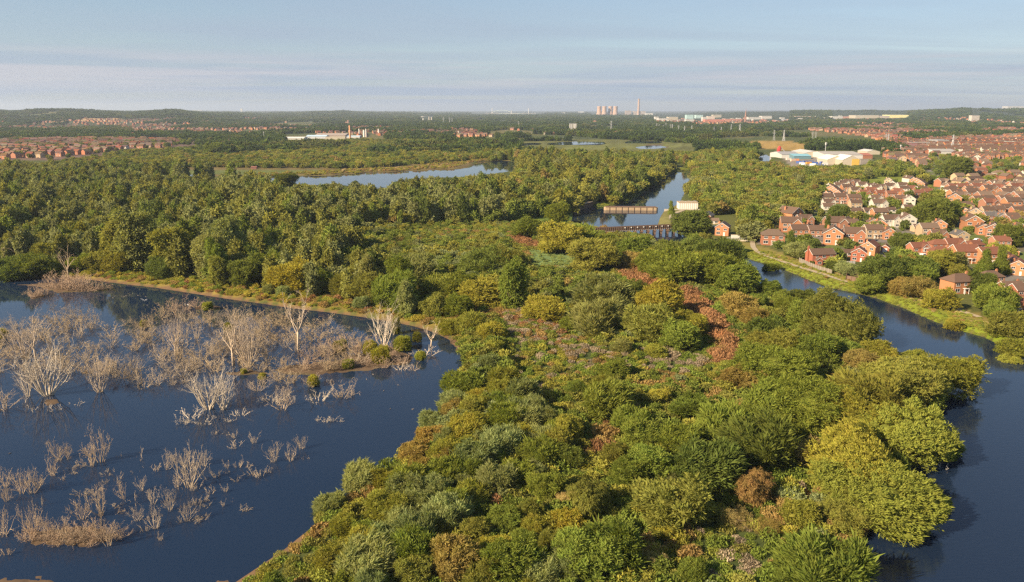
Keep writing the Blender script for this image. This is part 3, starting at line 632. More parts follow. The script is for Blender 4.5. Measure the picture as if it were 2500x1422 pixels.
for ln in HAND.strip().split('\n'):
    for it in ln.split('|'):
        a = it.split()
        if len(a) < 5: continue
        cx, cy_, rp = float(a[0]), float(a[1]), float(a[2]); sp, co = a[3], a[4]
        r = rp / 8.0
        for _ in range(6):
            hc = 1.0 + r * {'round': .8, 'feather': .75, 'dome': .62, 'column': 1.3, 'birch': 1.1, 'twiggy': .65, 'conifer': 1.4}[sp]
            p = at(cx, cy_, hc); r = rp / ppm(p)
        if sp == 'round' and co not in ('dark', 'brown', 'rust', 'gold') and R.random() < .45 and 1150 > cx: sp = 'feather'
        PLOT.append([p.x, p.y, r * (1.03 if cx > 1350 and cy_ > 820 else 1.1), sp, co, 1.05 if sp == 'column' else 1.0 if sp == 'conifer' else .82, True])
HX = np.array([[q[0], q[1], q[2]] for q in PLOT])
rng = np.random.default_rng(11); SDMIN = .6
def pick(w, n):
    k = list(w); p = np.array([w[i] for i in k], float); p /= p.sum(); return np.array(k, dtype=object)[rng.choice(len(k), n, p=p)]
# what grows where, beyond the crowns read off one by one: (test polygon in pixels, colour weights, shape weights, spacing m, radius m)
MIXES = {
 'pen':   (dict(green=5, olive=3, yolive=3.5, silver=.8, dark=.3, brown=.35, gold=.3, grey=.6), dict(round=3, feather=6, twiggy=.3), 3.9, (.9, 2.7)),
 'shore': (dict(silver=4, green=3, yolive=2, olive=1, brown=.7), dict(feather=6, round=2), 4.4, (1.7, 3.4)),
 'left':  (dict(grey=5, olive=4, green=2, dark=2, yolive=.8), dict(column=7, round=3, feather=1), 7.2, (3.4, 6.0)),
 'mid':   (dict(olive=4, green=4, dark=1.6, yolive=1.6, grey=1.5, brown=.12), dict(round=6, feather=2, column=2.6), 7.2, (3.2, 6.0)),
 'scrub': (dict(olive=4, yolive=3, green=3, dark=2, brown=.35), dict(round=8, feather=2), 6.4, (2.0, 4.2)),
 'right': (dict(olive=4, green=4, dark=1.5, yolive=1.6, brown=.2, grey=.8), dict(round=8, feather=2, column=.5), 6.6, (3.0, 5.0)),
}
def fill(area, mix, y0, y1, sp=None, seed=1, pad=60):
    cw, sw, s, rr = MIXES[mix]; s = sp or s
    wp = [at(x, y, .8) for x, y in area]; x0 = min(p.x for p in wp); x1 = max(p.x for p in wp); a = max(min(p.y for p in wp), y0); b = min(max(p.y for p in wp), y1)
    gx, gy = np.meshgrid(np.arange(x0, x1, s), np.arange(a, b, s * .9)); gx = gx.ravel(); gy = gy.ravel(); r2 = np.random.default_rng(seed)
    gx = gx + r2.uniform(-.48, .48, len(gx)) * s; gy = gy + r2.uniform(-.48, .48, len(gy)) * s
    px, py = proj(gx, gy, .8); k = inpoly(px, py, area); gx, gy = gx[k], gy[k]
    dens = vnoise(gx, gy, 23, seed + 4) ; size = vnoise(gx, gy, 35, seed + 8)
    rad = rr[0] + (rr[1] - rr[0]) * np.clip(.5 * r2.uniform(0, 1, len(gx)) + 1.0 * (size - .25), -.1, 1.15)
    cols = pick(cw, len(gx)); shp = pick(sw, len(gx))
    # neighbours of one kind grow together
    key = (vnoise(gx, gy, 26, seed + 20) * 40).astype(int); base = pick(cw, 64); same = r2.uniform(0, 1, len(gx)) < .62
    cols[same] = base[key[same] % 64]
    k = (r2.uniform(0, 1, len(gx)) < 0.97)
    d2 = np.full(len(gx), 1e9)
    for hx, hy, hr in HX: d2 = np.minimum(d2, np.hypot(gx - hx, gy - hy) - hr * .5)
    k &= d2 > rad * .45
    h = rad * 2.1; h[shp == 'column'] = rad[shp == 'column'] * 3.0
    k &= ~blocked(gx, gy, h, rad, WATERS, fr=(.1, .35, .6, .8, .97))
    k &= ~blocked(gx, gy, h, rad, HOUSES + YARDS, fr=(.1, .6)); k &= ~blocked(gx, gy, h, rad, MEADOW, fr=(.1, .7)); k &= ~blocked(gx, gy, h, rad * .8, CLEAR, fr=(.05, .35)); k &= ~blocked(gx, gy, h, rad, [CLEAR[2], CLEAR[3]], fr=(.6, .9))
    sd = ground_z(gx, gy)[1]; k &= sd > SDMIN
    for i in np.nonzero(k)[0]:
        col_ = shp[i] == 'column'; rr_ = rad[i] * (.86 if col_ else 1)
        PLOT.append([gx[i], gy[i], rr_, shp[i], cols[i], r2.uniform(1.1, 1.42) if col_ else r2.uniform(.75, 1.1), False])
PENS = [(1130,860),(1110,780),(1000,720),(850,640),(700,560),(1210,545),(1420,555),(1600,565),(1700,570),(1830,650),(2000,740),(2150,850),(2330,940),(2330,1050),(2220,1170),(2120,1290),(2080,1560),(500,1560),(620,1390),(800,1250),(940,1140),(1060,1020),(1120,930)]
SHORE = [(1130,860),(1240,860),(1300,960),(1390,1080),(1300,1180),(1120,1300),(960,1400),(600,1420),(800,1250),(940,1140),(1060,1020),(1120,930)]
fill(SHORE, 'shore', 60, 900, sp=3.9, seed=3)
HX = np.array([[q[0], q[1], q[2]] for q in PLOT])
fill(PENS, 'pen', 60, 900, seed=5)
LEFTW = [(-500,640),(0,652),(200,660),(330,668),(480,690),(640,712),(760,735),(880,750),(1010,775),(1000,720),(850,640),(900,560),(1210,545),(1200,470),(640,440),(-500,420)]
fill(LEFTW, 'left', 200, 950, seed=7)
MIDW = [(900,560),(1210,545),(1420,520),(1440,500),(1510,498),(1600,450),(1640,425),(1640,385),(1180,385),(1262,420),(1180,440),(960,460),(700,450),(1200,480)]
fill(MIDW, 'mid', 200, 1100, seed=9)
RIGHTW = [(1705,545),(1690,480),(1665,470),(1700,425),(1640,385),(1830,375),(1860,405),(2120,405),(2200,400),(2290,450),(2290,470),(2100,440),(2010,480),(1990,525),(1900,545),(1850,610),(1780,600)]
fill(RIGHTW, 'right', 200, 1200, seed=11)
SCRUB = [(-500,395),(200,384),(300,365),(430,360),(560,345),(640,345),(960,345),(1240,346),(1300,365),(1700,372),(1840,372),(1640,385),(1180,390),(900,412),(640,412),(220,410),(100,420),(-500,425)]
fill(SCRUB, 'scrub', 500, 1900, sp=8.4, seed=13)
SDMIN = 19
fill([(1800,640),(1900,610),(2100,660),(2200,700),(2330,740),(2440,800),(2700,900),(2700,700),(2500,700),(2300,640),(2100,610),(1860,590)], 'right', 150, 500, sp=9.5, seed=17)
# sizes in the picture decide which get to be things of their own
def pic_r(q): return q[2] * ppm((q[0], q[1], 3.0))
def in_frame(q):
    px, py = proj(q[0], q[1], q[2]); r = pic_r(q); return -r * .6 < px < 2500 + r * .6 and py < 1422 + r * .8
TREES = sorted([q for q in PLOT if in_frame(q)], key=lambda q: -pic_r(q) - (30 if q[6] else 0))
SOLO = TREES[:300]; REST = TREES[300:] + [q for q in PLOT if not in_frame(q)]

NUM = ['first','second','third','fourth','fifth','sixth','seventh','eighth','ninth','tenth','eleventh','twelfth','thirteenth','fourteenth','fifteenth','sixteenth','seventeenth','eighteenth','nineteenth','twentieth']
def unique_labels(items, where):
    """items: (object, label, px). Same label twice -> say which one, counted from the left"""
    by = {}
    for o, l, px in items: by.setdefault(l, []).append((px, o))
    for l, g in by.items():
        if len(g) == 1: g[0][1]['label'] = l; continue
        g.sort(key=lambda t: t[0]); n = len(g)
        for i, (px, o) in enumerate(g):
            w = 'leftmost' if i == 0 else ('rightmost' if i == n - 1 else NUM[i] + ' from left' if i < 20 else str(i + 1) + 'th from left')
            lab = l + ', ' + w
            if len(lab.replace('-', ' ').split()) > 16: lab = ' '.join(x for x in lab.split() if x not in ('the', 'a'))
            if len(lab.replace('-', ' ').split()) > 16: print('LONG', lab)
            o['label'] = lab
def tree_place(px, py):
    if px > 1780 and (py < 900 and py > 590) and px > 1850 + (py - 640) * 2.3: return 'between river and estate'
    if py < 430: return 'beyond the long middle lake'
    if px > 1850 and py < 590: return 'among the estate houses'
    if py < 560: return 'in the wood by the weir' if px > 1150 else 'in the left woodland'
    if px < 1100 and py < 800: return 'behind the lake\'s far shore' if px < 620 else 'above the lake\'s far bank'
    if py > 1290: return 'at the picture\'s bottom edge' + (' by the lake' if px < 1100 else ' near the river' if px > 1850 else '')
    if px < 1240 - (py - 900) * .45 + (60 if py > 1000 else 0): return 'lining the lake\'s near shore'
    if px > 2030: return 'overhanging the river bend'
    if py > 1100: return 'on the lower peninsula' + (' left half' if px < 1450 else ' right half')
    if py > 900: return 'on the middle peninsula' + (' left of the meadow' if px < 1420 else ' right of the meadow')
    if py > 700: return 'above the peninsula meadow' + (' left of the rust-brown strip' if px < 1650 else ' right of the rust-brown strip')
    return 'on the peninsula below the footbridge'
items = []
for q in SOLO:
    x, y, r, sp, co, zs, hand = q; ms = NEAR[sp]; cm, tm, ch = R.choice(ms)
    px, py = proj(x, y, r)
    small = pic_r(q) < 30
    o = empty(KN[sp], (x, y, gz(x, y) - .1), R.uniform(0, 6.28)); z = zs * R.uniform(.95, 1.1)
    o.scale = (r * R.uniform(.88, 1.22), r * R.uniform(.88, 1.18), r * z); o.rotation_euler = (R.uniform(-.14, .14), R.uniform(-.14, .14), o.rotation_euler[2])
    k = R.uniform(.95, 1.2); c = T[co]; hx = R.uniform(-.05, .07); c = tuple(.72 * u + .28 * w_ for u, w_ in zip(c, (.140, .148, .032)))
    a = link('crown', cm, o, color=(c[0] * k * (1 + hx), c[1] * k, c[2] * k * (1 - hx)))
    b = link('trunk', tm, o)
    size = 'small' if r < 2.4 else ('large' if r > 4.6 else 'mid-sized'); kind = SW[sp]
    if r < 2.0: kind = kind.replace('tree', 'bush').replace('willow', 'willow bush')
    tag(o, None, 'bush' if r < 2.0 else 'tree', 'trees and bushes growing around the lake and river')
    items.append((o, '%s %s %s %s' % (size, CW[co], kind, tree_place(px, py)), px))
unique_labels(items, None)
# the woods that nobody could count tree by tree
def scatter_trees(name, Q, label):
    n = len(Q); P = np.zeros((n, 3)); S = np.zeros((n, 3)); I = np.zeros(n, int); Rt = np.zeros((n, 3)); Tn = np.zeros((n, 3))
    X = np.array([q[0] for q in Q]); Y = np.array([q[1] for q in Q]); P[:, 0] = X; P[:, 1] = Y; P[:, 2] = ground_z(X, Y)[0] - .15
    r2 = np.random.default_rng(5)
    for i, q in enumerate(Q):
        sp = q[3]; I[i] = {'round': r2.integers(0, 4), 'feather': 4 + r2.integers(0, 2), 'column': 6 + r2.integers(0, 3), 'dome': 9, 'birch': 6, 'twiggy': 4, 'conifer': 7}[sp]
        S[i] = (q[2] * r2.uniform(.85, 1.22), q[2] * r2.uniform(.85, 1.2), q[2] * q[5]); Rt[i, :2] = r2.uniform(-.12, .12, 2); Rt[i, 2] = r2.uniform(0, 6.28)
        Tn[i] = (np.array(T[q[4]]) * .75 + .25 * np.array((.135, .14, .035))) * r2.uniform(.95, 1.3)
    o = gn_scatter(name, P, Rt, S, I, Tn, MIDC); tag(o, label, 'woodland', None, 'stuff')
MIDC = proto_coll('mid_crown', MID)
scatter_trees('woodland', REST, 'unbroken green woodland filling the ground between the waters')
print('TREES solo', len(SOLO), 'rest', len(REST))

# far tree belts to the skyline: clumps of crowns sown evenly over the picture's far ground
def belts():
    r2 = np.random.default_rng(21); PXs = []; PYs = []; y = 380.0
    while y > 274.3:
        D = at(1250, y).y; w = 9.5 * F / D * 1.2; w = max(w, 5.5)
        xs = np.arange(-250, 2750, w); xs = xs + r2.uniform(-.5, .5, len(xs)) * w
        PXs.append(xs); PYs.append(y + r2.uniform(-.5, .5, len(xs)) * max(.5, (y - 268) * .012)); y -= max(.42, (y - 268) * .019)
    px = np.concatenate(PXs); py = np.concatenate(PYs); x = (px - 1250) / F; v = (711 - py) / F; t = -(H - .8) / (-ST + v * CT); X = x * t; Y = (CT + v * ST) * t
    n = vnoise(X, Y * .45, 240, 31) * .6 + vnoise(X, Y * .45, 80, 32) * .4
    urban = ((px < 1180) & (py > 300) & (py < 330)) | ((px > 1950) & (py > 288) & (py < 350)) | ((px > 1580) & (px < 2100) & (py > 282) & (py < 297))
    keep = np.where(urban, n > .45, n > .36)
    keep |= Y > 5200
    z, sd = ground_z(X, Y); keep &= sd > 4
    hh = np.full(len(X), 11.0)
    FB = WATERS + MEADOW + HOUSES[1:] + [HOUSES[0]] + BLD_SEE
    keep &= ~blocked(X, Y, hh, np.full(len(X), 5.0), FB, fr=(.1, .8))
    sc = (py > 362) & (px < 1900); keep &= ~sc | (r2.uniform(0, 1, len(X)) < .35)
    X, Y, z, px, py, n = X[keep], Y[keep], z[keep], px[keep], py[keep], n[keep]; m = len(X)
    S = np.zeros((m, 3)); s = r2.uniform(3.6, 5.4, m) * np.clip(1 + (Y - 3000) / 9000, 1, 1.6); S[:, 0] = s; S[:, 1] = s; S[:, 2] = s * r2.uniform(.85, 1.35, m)
    Rt = np.zeros((m, 3)); Rt[:, 2] = r2.choice([0, 3.14159], m) + r2.uniform(-.4, .4, m)
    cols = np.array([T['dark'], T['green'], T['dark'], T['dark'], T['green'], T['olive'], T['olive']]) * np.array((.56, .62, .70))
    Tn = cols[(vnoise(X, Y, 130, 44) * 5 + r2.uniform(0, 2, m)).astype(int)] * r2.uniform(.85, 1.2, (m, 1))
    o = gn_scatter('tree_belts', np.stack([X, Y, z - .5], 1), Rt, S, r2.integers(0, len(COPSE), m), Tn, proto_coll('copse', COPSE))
    tag(o, 'dark green tree belts and hedges running to the hazy skyline', 'woodland', None, 'stuff'); print('BELTS', m)
BLD_SEE = [[(1150,255),(1330,255),(1330,281),(1150,281)], [(1440,235),(1600,235),(1600,282),(1440,282)], [(1580,262),(1930,262),(1930,297),(1600,297)], [(2030,284),(2215,284),(2215,293),(2030,293)],
           [(2325,262),(2500,262),(2500,276),(2325,276)], [(1388,302),(1410,302),(1410,316),(1388,316)], [(2368,285),(2392,285),(2392,298),(2368,298)], [(100,276),(130,276),(130,282),(100,282)], [(1025,284),(1060,284),(1060,294),(1025,294)],
           [(585,266),(600,266),(600,277),(585,277)]]
belts()

# herbs, bramble, reeds and dead flower stalks under and between the trees
def herbs():
    r2 = np.random.default_rng(77); X = []; Y = []
    area = PENS + []
    wp = [at(x, y, .8) for x, y in area]; x0 = min(p.x for p in wp); x1 = max(p.x for p in wp); a = 80; b = max(p.y for p in wp)
    s = 1.95; gx, gy = np.meshgrid(np.arange(x0, x1, s), np.arange(a, b, s)); gx = gx.ravel() + r2.uniform(-.5, .5, gx.size) * s; gy = gy.ravel() + r2.uniform(-.5, .5, gy.size) * s
    px, py = proj(gx, gy, .8); k = inpoly(px, py, area) & ~(inpoly(px, py, CLEAR[0]) & (r2.uniform(0, 1, len(px)) < .2)); gx, gy, px, py = gx[k], gy[k], px[k], py[k]
    n1 = vnoise(gx, gy, 14, 3); n2 = vnoise(gx, gy, 5, 4); u = r2.uniform(0, 1, len(gx))
    Tn = np.zeros((len(gx), 3)); Tn[:] = T['green']; Tn[u < .35] = T['olive']; Tn[(u > .85)] = T['yolive']
    Tn[(n1 > .62) & (u < .6)] = T['brown']; Tn[(n2 > .78) & (u > .3)] = T['lime']
    sc = r2.uniform(.7, 1.25, len(gx)); idx = r2.integers(0, 4, len(gx))
    def zone(poly, cols, p=1.0, sm=1.0):
        k = inpoly(px, py, poly) & (r2.uniform(0, 1, len(px)) < p); m = k.sum(); Tn[k] = np.array([T[c] for c in pick(cols, m)]).reshape(m, 3); sc[k] *= sm
    zone(CLEAR[0], dict(reed=1), 1, .6); zone(CLEAR[1], dict(reed=1, green=1), 1, .7)
    zone(CLEAR[6], dict(green=4, yolive=3, olive=2, pink=1.2, brown=1), 1, .8)
    zone([(1380,850),(1470,850),(1480,900),(1400,915)], dict(pink=4, green=2, brown=1.5), .8, .9); zone([(1560,850),(1720,850),(1720,910),(1580,905)], dict(pink=2, green=2), .9)
    zone([(1200,740),(1400,770),(1420,840),(1260,850)], dict(pink=2, brown=2, rust=1.6, green=2), .85); zone([(1700,750),(1760,800),(1700,800)], dict(rust=1), .9)
    zone(CLEAR[2], dict(rust=4, brown=1), .95); zone(CLEAR[3], dict(rust=6, red=2, brown=1), .97, 1.45); zone([(1690,690),(1800,800),(1840,850),(1800,850),(1740,770)], dict(green=4, dark=1), .8)
    zone(CLEAR[7], dict(lime=3, green=3, pink=1), .95, .8); zone(CLEAR[8], dict(green=4, pink=2.2, olive=2, lime=.7), .95, .8); zone(CLEAR[9], dict(yolive=3, green=3, olive=3, brown=1.2), .95, .8)
    zone(CLEAR[10], dict(rust=4, brown=2), .95, 1.1); zone([(1080,1080),(1120,1230),(1260,1260),(1240,1200)], dict(rust=1, green=2), .5)
    zone([(1010,1210),(1240,1190),(1240,1270),(1010,1260)], dict(rust=2, green=3, lime=1), .8)
    zone([(1050,770),(1130,800),(1120,850),(1100,830)], dict(lime=2, yolive=2, green=1), 1)
    # banks: far lake shore and the houses' side of the river
    def strip(pts, wid, cols, step, smin, smax, off=0.6):
        P = [at(x, y, 0) for x, y in pts]; xs = []; ys = []; tt = []
        for p, q in zip(P[:-1], P[1:]):
            d = (q - p); nn = max(1, int(d.length * wid / step / step)); nv = Vector((-d.y, d.x, 0)).normalized()
            if nv.y < 0: nv = -nv
            for i in range(nn):
                t = r2.uniform(); w = off + r2.uniform() ** 1.1 * wid; s_ = p + d * t + nv * w; xs.append(s_.x); ys.append(s_.y); tt.append(w / wid)
        m = len(xs); return np.array(xs), np.array(ys), np.array([T[c] for c in pick(cols, m)]), r2.uniform(smin, smax, m), np.array(tt)
    parts = [(gx, gy, Tn, sc)]
    a1 = strip(LAKE[0:16], 13, dict(yolive=4, gold=2, brown=2, rust=1, green=2, lime=1), 1.7, .5, .95, 2.0); parts.append(a1[:4])
    a2 = strip(RIVER[2:15], 13, dict(lime=4, yolive=2.4, green=1.2, pale=.8, brown=.6), 1.35, .28, .5, .1); c = a2[2]; near = a2[4] < .3; c[near] = T['lime']; parts.append(a2[:4])
    a3 = strip([(1415,505),(1475,508),(1548,488)], 8, dict(green=1, lime=1), 2, .5, .9); parts.append(a3[:4])
    a4 = strip([(1635,424),(1700,416),(1760,420)], 20, dict(lime=2, green=1), 2.6, .6, .9); parts.append(a4[:4])
    a5 = strip([(640,434),(840,427),(960,420),(1110,412),(1160,397),(1240,392)], 40, dict(yolive=2, brown=2, olive=2, pale=.7), 4.2, .8, 1.3, 2.0); parts.append(a5[:4])
    X = np.concatenate([p[0] for p in parts]); Y = np.concatenate([p[1] for p in parts]); Tn = np.concatenate([p[2] for p in parts]); sc = np.concatenate([p[3] for p in parts])
    z, sd = ground_z(X, Y); k = sd > .2; X, Y, Tn, sc, z = X[k], Y[k], Tn[k], sc[k], z[k]; m = len(X)
    Tn = Tn * r2.uniform(1.0, 1.35, (m, 1)); Rt = np.zeros((m, 3)); Rt[:, 2] = r2.uniform(0, 6.28, m); S = np.stack([sc * r2.uniform(.6, 1.25, m), sc * r2.uniform(.6, 1.25, m), sc * r2.uniform(.7, 1.35, m)], 1)
    o = gn_scatter('undergrowth', np.stack([X, Y, z - .05], 1), Rt, S, r2.integers(0, 4, m), Tn, proto_coll('herb', HERB))
    tag(o, 'tangled herbs, brambles, reeds and rust-brown dead stalks between the trees', 'undergrowth', None, 'stuff'); print('HERBS', m)
herbs()
# ------------------------------------------------------------------ drowned dead trees standing in the lake
def dead_mesh(seed, stems, h, spread, r0, twigs, lean=(0, 0), fork=False, fine=.012):
    """bare stems rising and spreading from one stool, each with side branches and fine twigs"""
    rg = random.Random(seed); mb = MB()
    crook = .16 if h > 6 else .30
    def branch(p, d, L, r, lvl):
        n = 4 if lvl < 2 else 3; pts = [p.copy()]; dd = d.copy()
        for i in range(n):
            dd = (dd + Vector((rg.gauss(0, crook), rg.gauss(0, crook), (.10 if h > 6 else .03) if lvl < 2 else .02))).normalized(); pts.append(pts[-1] + dd * L / n)
        rad = [r * (1 - .82 * i / n) + .006 for i in range(n + 1)]
        mb.tube(pts, rad, 5 if lvl == 0 else (4 if lvl == 1 else 3), cap=False)
        if lvl >= 3: return
        k = (rg.randint(3, 5), rg.randint(2, 4), twigs)[lvl]
        for _ in range(k):
            t = rg.uniform(.25, .95); i = min(n - 1, int(t * n)); q = pts[i].lerp(pts[i + 1], t * n - i)
            s = Vector((rg.gauss(0, 1), rg.gauss(0, 1), rg.gauss(.2, .6))).normalized(); nd = (dd * .75 + s * .75).normalized()
            branch(q, nd, L * rg.uniform(.25, .5), max(rad[i] * .5, fine), lvl + 1)
    if fork:
        t = h * .38; top = Vector((lean[0] * t, lean[1] * t, t)); mb.tube([(0, 0, -1), (top.x * .5, top.y * .5, t * .5), top], [r0 * 1.2, r0, r0 * .8], 7)
        for i in range(stems):
            a = i * 2.4 + rg.uniform(-.4, .4); s = spread * rg.uniform(.5, 1)
            branch(top * rg.uniform(.6, 1), Vector((math.cos(a) * s, math.sin(a) * s, h * .62)).normalized(), h * rg.uniform(.45, .7), r0 * .5, 0)
    else:
        for i in range(stems):
            a = i * 2.4 + rg.uniform(-.4, .4); s = spread * math.sqrt((i + .5) / stems) * rg.uniform(.8, 1.15); hh = h * rg.uniform(.65, 1)
            b = Vector((math.cos(a) * .35, math.sin(a) * .35, -.6)) * (.5 + r0 * 3)
            branch(b, Vector((math.cos(a) * s + lean[0] * h, math.sin(a) * s + lean[1] * h, hh)).normalized(), math.hypot(s, hh), r0 * rg.uniform(.5, 1), 0)
    return mb.mesh('dead_tree', [M['deadwood']], True)
DBIG = [dead_mesh(1, 15, 12, 6.0, .19, 1), dead_mesh(2, 12, 12, 4.0, .17, 1), dead_mesh(3, 18, 10, 5.8, .155, 1)]        # about 12 m
DFORK = [dead_mesh(4, 6, 13, 5, .30, 3, fork=True), dead_mesh(5, 5, 12, 4.5, .26, 3, fork=True), dead_mesh(6, 6, 12, 6, .28, 3, (.12, .05), fork=True)]
DMED = [dead_mesh(10 + i, 9 + i % 3, 4.4, 3.6, .075, 2, (R.uniform(-.2, .2), 0)) for i in range(6)]                # about 4.6 m
DLOW = [dead_mesh(30 + i, 6, 1.7, 1.9, .055, 1) for i in range(5)]                                                # low, tangled, about 1.7 m
DLOG = [dead_mesh(40 + i, 3, .7, 3.0, .07, 1) for i in range(3)]
BRUSH = [dead_mesh(50 + i, 13, 3.0, 3.2, .045, 2, fine=.013) for i in range(4)]
dead_items = []
def dead(px, py, hp, kind, shade=1.0, words=None, col=(.46, .355, .235), on='in the lake', wid=None):
    p = at(px, py, 0.0); k = ppm(p); hm = hp / k / .92
    ms, base = {'big': (DBIG, 12.5), 'fork': (DFORK, 14), 'med': (DMED, 4.6), 'low': (DLOW, 1.7), 'log': (DLOG, .9), 'brush': (BRUSH, 3.0)}[kind]
    nm = {'big': 'dead_tree', 'fork': 'dead_tree', 'med': 'dead_shrub', 'low': 'dead_shrub', 'log': 'fallen_branch', 'brush': 'dead_shrub'}[kind]
    s = hm / base; o = link(nm, R.choice(ms)); o.location = (p.x, p.y, max(0.0, gz(p.x, p.y)) - .05); o.rotation_euler = (0, 0, R.uniform(0, 6.28))
    sx = s if wid is None else wid / k / {'big': 6.5, 'fork': 5.5, 'med': 3.2, 'low': 2.0, 'log': 3.0, 'brush': 2.8}[kind]
    sx = min(max(sx, s * .5), s * 2.2)
    o.scale = (sx, sx, s); f = shade * R.uniform(.85, 1.1); o.color = (col[0] * f, col[1] * f, col[2] * f, 1)
    row = 'near' if py > 1150 else 'middle' if py > 960 else 'far'
    w = words or {'big': 'many-stemmed bleached dead tree', 'fork': 'tall forked dead tree', 'med': 'bare dead shrub with upright stems', 'low': 'low bare dead shrub', 'log': 'fallen bleached branch', 'brush': 'twiggy brown dead shrub'}[kind]
    loc = on + {'near': ' near the bottom left', 'middle': ' in the open middle water', 'far': ' in the far dead thicket'}[row] if on == 'in the lake' else on
    tag(o, None, 'dead tree' if nm == 'dead_tree' else 'dead shrub' if nm == 'dead_shrub' else 'branch', 'bare dead trees and shrubs standing in the flooded lake')
    dead_items.append((o, w + ' ' + loc, px))
WHITE = (.56, .48, .37)
for a in [(118,965,150,'big',WHITE,90),(70,968,80,'big',WHITE,40),(88,885,130,'fork',None,50),(60,872,80,'big',None,50),(245,958,92,'big',None,42),(437,868,132,'big',None,34),(428,870,90,'fork',None,36),(570,893,125,'fork',None,62),(606,895,155,'big',None,45),(585,890,130,'fork',None,50),
          (510,998,118,'big',WHITE,80),(545,1000,90,'big',WHITE,45),(727,854,150,'fork',None,50),(937,845,100,'big',WHITE,48),(1052,848,64,'fork',None,34),(960,842,85,'fork',WHITE,22)]:
    dead(a[0], a[1], a[2], a[3], 1, None, a[4] or (.50, .40, .29), wid=a[5])
dead(167, 682, 82, 'fork', 1.05, 'pale forked dead tree on brushwood', on='at the lake\'s far left shore', wid=28)
dead(55, 652, 62, 'fork', .95, 'spreading bare dead tree', on='among green bushes at the far left shore', wid=40)
dead(15, 655, 60, 'fork', .9, 'leaning bare dead tree', on='at the photo\'s left edge on the far shore', wid=30)
dead(915, 675, 48, 'fork', .8, 'bare dead tree', on='between green crowns above the lake\'s far bank', wid=26)
for it in """12 1000 60 med|130 1000 10 log|85 1005 12 log|60 985 10 log|165 995 14 log|470 1025 30 low|450 1035 20 low|500 1035 24 low|560 1030 14 low|590 1015 20 low
835 972 36 brush|860 965 16 med|775 980 34 low|690 1000 52 med|672 985 26 low|735 976 12 log|812 1030 14 low|793 1032 14 low|775 1028 10 low|832 1029 10 low|632 955 40 med|760 945 26 brush|700 965 30 med|655 980 22 low|1010 905 24 med|980 905 20 low|1035 870 30 low""".replace('\n', '|').split('|'):
    a = it.split(); dead(float(a[0]), float(a[1]), float(a[2]), a[3], 1, None, WHITE if a[3] in ('low', 'log') else (.46, .36, .25))
for x, y, h, w in [(450,385,160,80),(400,505,140,45),(520,372,120,45),(700,430,170,80),(770,400,250,24),(40,590,160,60),(160,640,190,35),(250,640,200,45),(290,600,120,30),(50,700,120,45),(250,965,250,90),(180,990,120,70),(380,1000,170,80),(480,1010,180,90),(560,1030,150,90),
                   (650,1020,160,80),(830,1040,200,80),(900,980,130,60),(740,990,210,60),(630,840,200,24),(765,800,240,38),(20,965,230,32),(45,1110,85,30),(945,680,140,60),(1080,620,115,40),(1170,720,140,60),(1065,465,40,60),(1190,470,60,50),(1270,460,130,45),(1320,385,80,50),
                   (1440,590,320,32),(1420,440,150,30),(1560,430,120,45),(1360,590,130,45),(1500,610,80,60),(1300,770,170,26),(1430,850,150,60),(1540,850,50,70),(1190,910,170,40),(1100,930,75,30),(1050,850,140,50),(920,790,70,30),(1225,1000,55,45),(1650,520,80,50),(1730,450,60,40),
                   (1820,440,70,26),(1900,440,60,22),(1920,500,60,70),(1990,515,90,35),(2045,480,50,45),(2090,400,150,55),(2215,390,130,60),(2300,300,110,40),(1640,190,45,35),(1790,215,65,50),(1790,290,55,75),(1940,260,85,34),(1800,550,60,22),(1610,640,80,45),(1705,740,50,25),(1720,630,60,26),
                   (2330,380,25,30),(1780,690,20,25),(920,365,18,30),(1015,370,14,16),(1080,370,40,14),(480,540,50,20),(1560,700,60,50),(1500,720,70,30),(1380,860,60,40),(1020,700,40,60),(600,460,30,60)]:
    dead(x / 3.125, 1000 + y / 3.125, h / 3.125 * 1.05, 'med' if h > 95 else 'low' if h > 42 else 'log', 1, None, (.45, .34, .22) if x < 1000 else (.48, .385, .27), wid=w / 3.125)
# the dense far thicket of flooded scrub
r3 = random.Random(9)
TH_ = [(-20,790),(120,775),(300,770),(450,775),(640,765),(760,790),(870,805),(900,850),(880,905),(780,930),(700,940),(640,930),(560,900),(480,930),(380,960),(300,930),(190,915),(60,930),(-20,905)]
pts = []
while len(pts) < 175:
    x, y = r3.uniform(-20, 900), r3.uniform(765, 950)
    if not bool(inpoly([x], [y], TH_)[0]): continue
    if min([math.hypot((x - a) * .8, (y - b) * 1.6) for a, b in pts] + [99]) < 12: continue
    pts.append((x, y))
for x, y in pts:
    right = x > 620; k = 'brush' if r3.random() < (.75 if right else .35) else ('med' if r3.random() < .6 else 'low')
    dead(x, y, r3.uniform(18, 44) * (.7 if k == 'low' else 1) * (.8 if y < 820 else 1), k, r3.uniform(.8, 1.05), None, (.43, .33, .20) if k == 'brush' else (.46, .37, .26))
for i in range(70):
    x, y = r3.uniform(-10, 900), r3.uniform(770, 960)
    if bool(inpoly([x], [y], TH_)[0]): dead(x, y, r3.uniform(7, 14), 'log' if i % 3 else 'low', r3.uniform(.8, 1.05), None, (.42, .335, .225), wid=r3.uniform(14, 34))
for i in range(26):
    x, y = r3.uniform(0, 620), r3.uniform(1100, 1290); dead(x, y, r3.uniform(6, 16), 'log' if i % 2 else 'low', r3.uniform(.8, 1.05), None, (.45, .36, .24), wid=r3.uniform(10, 26))
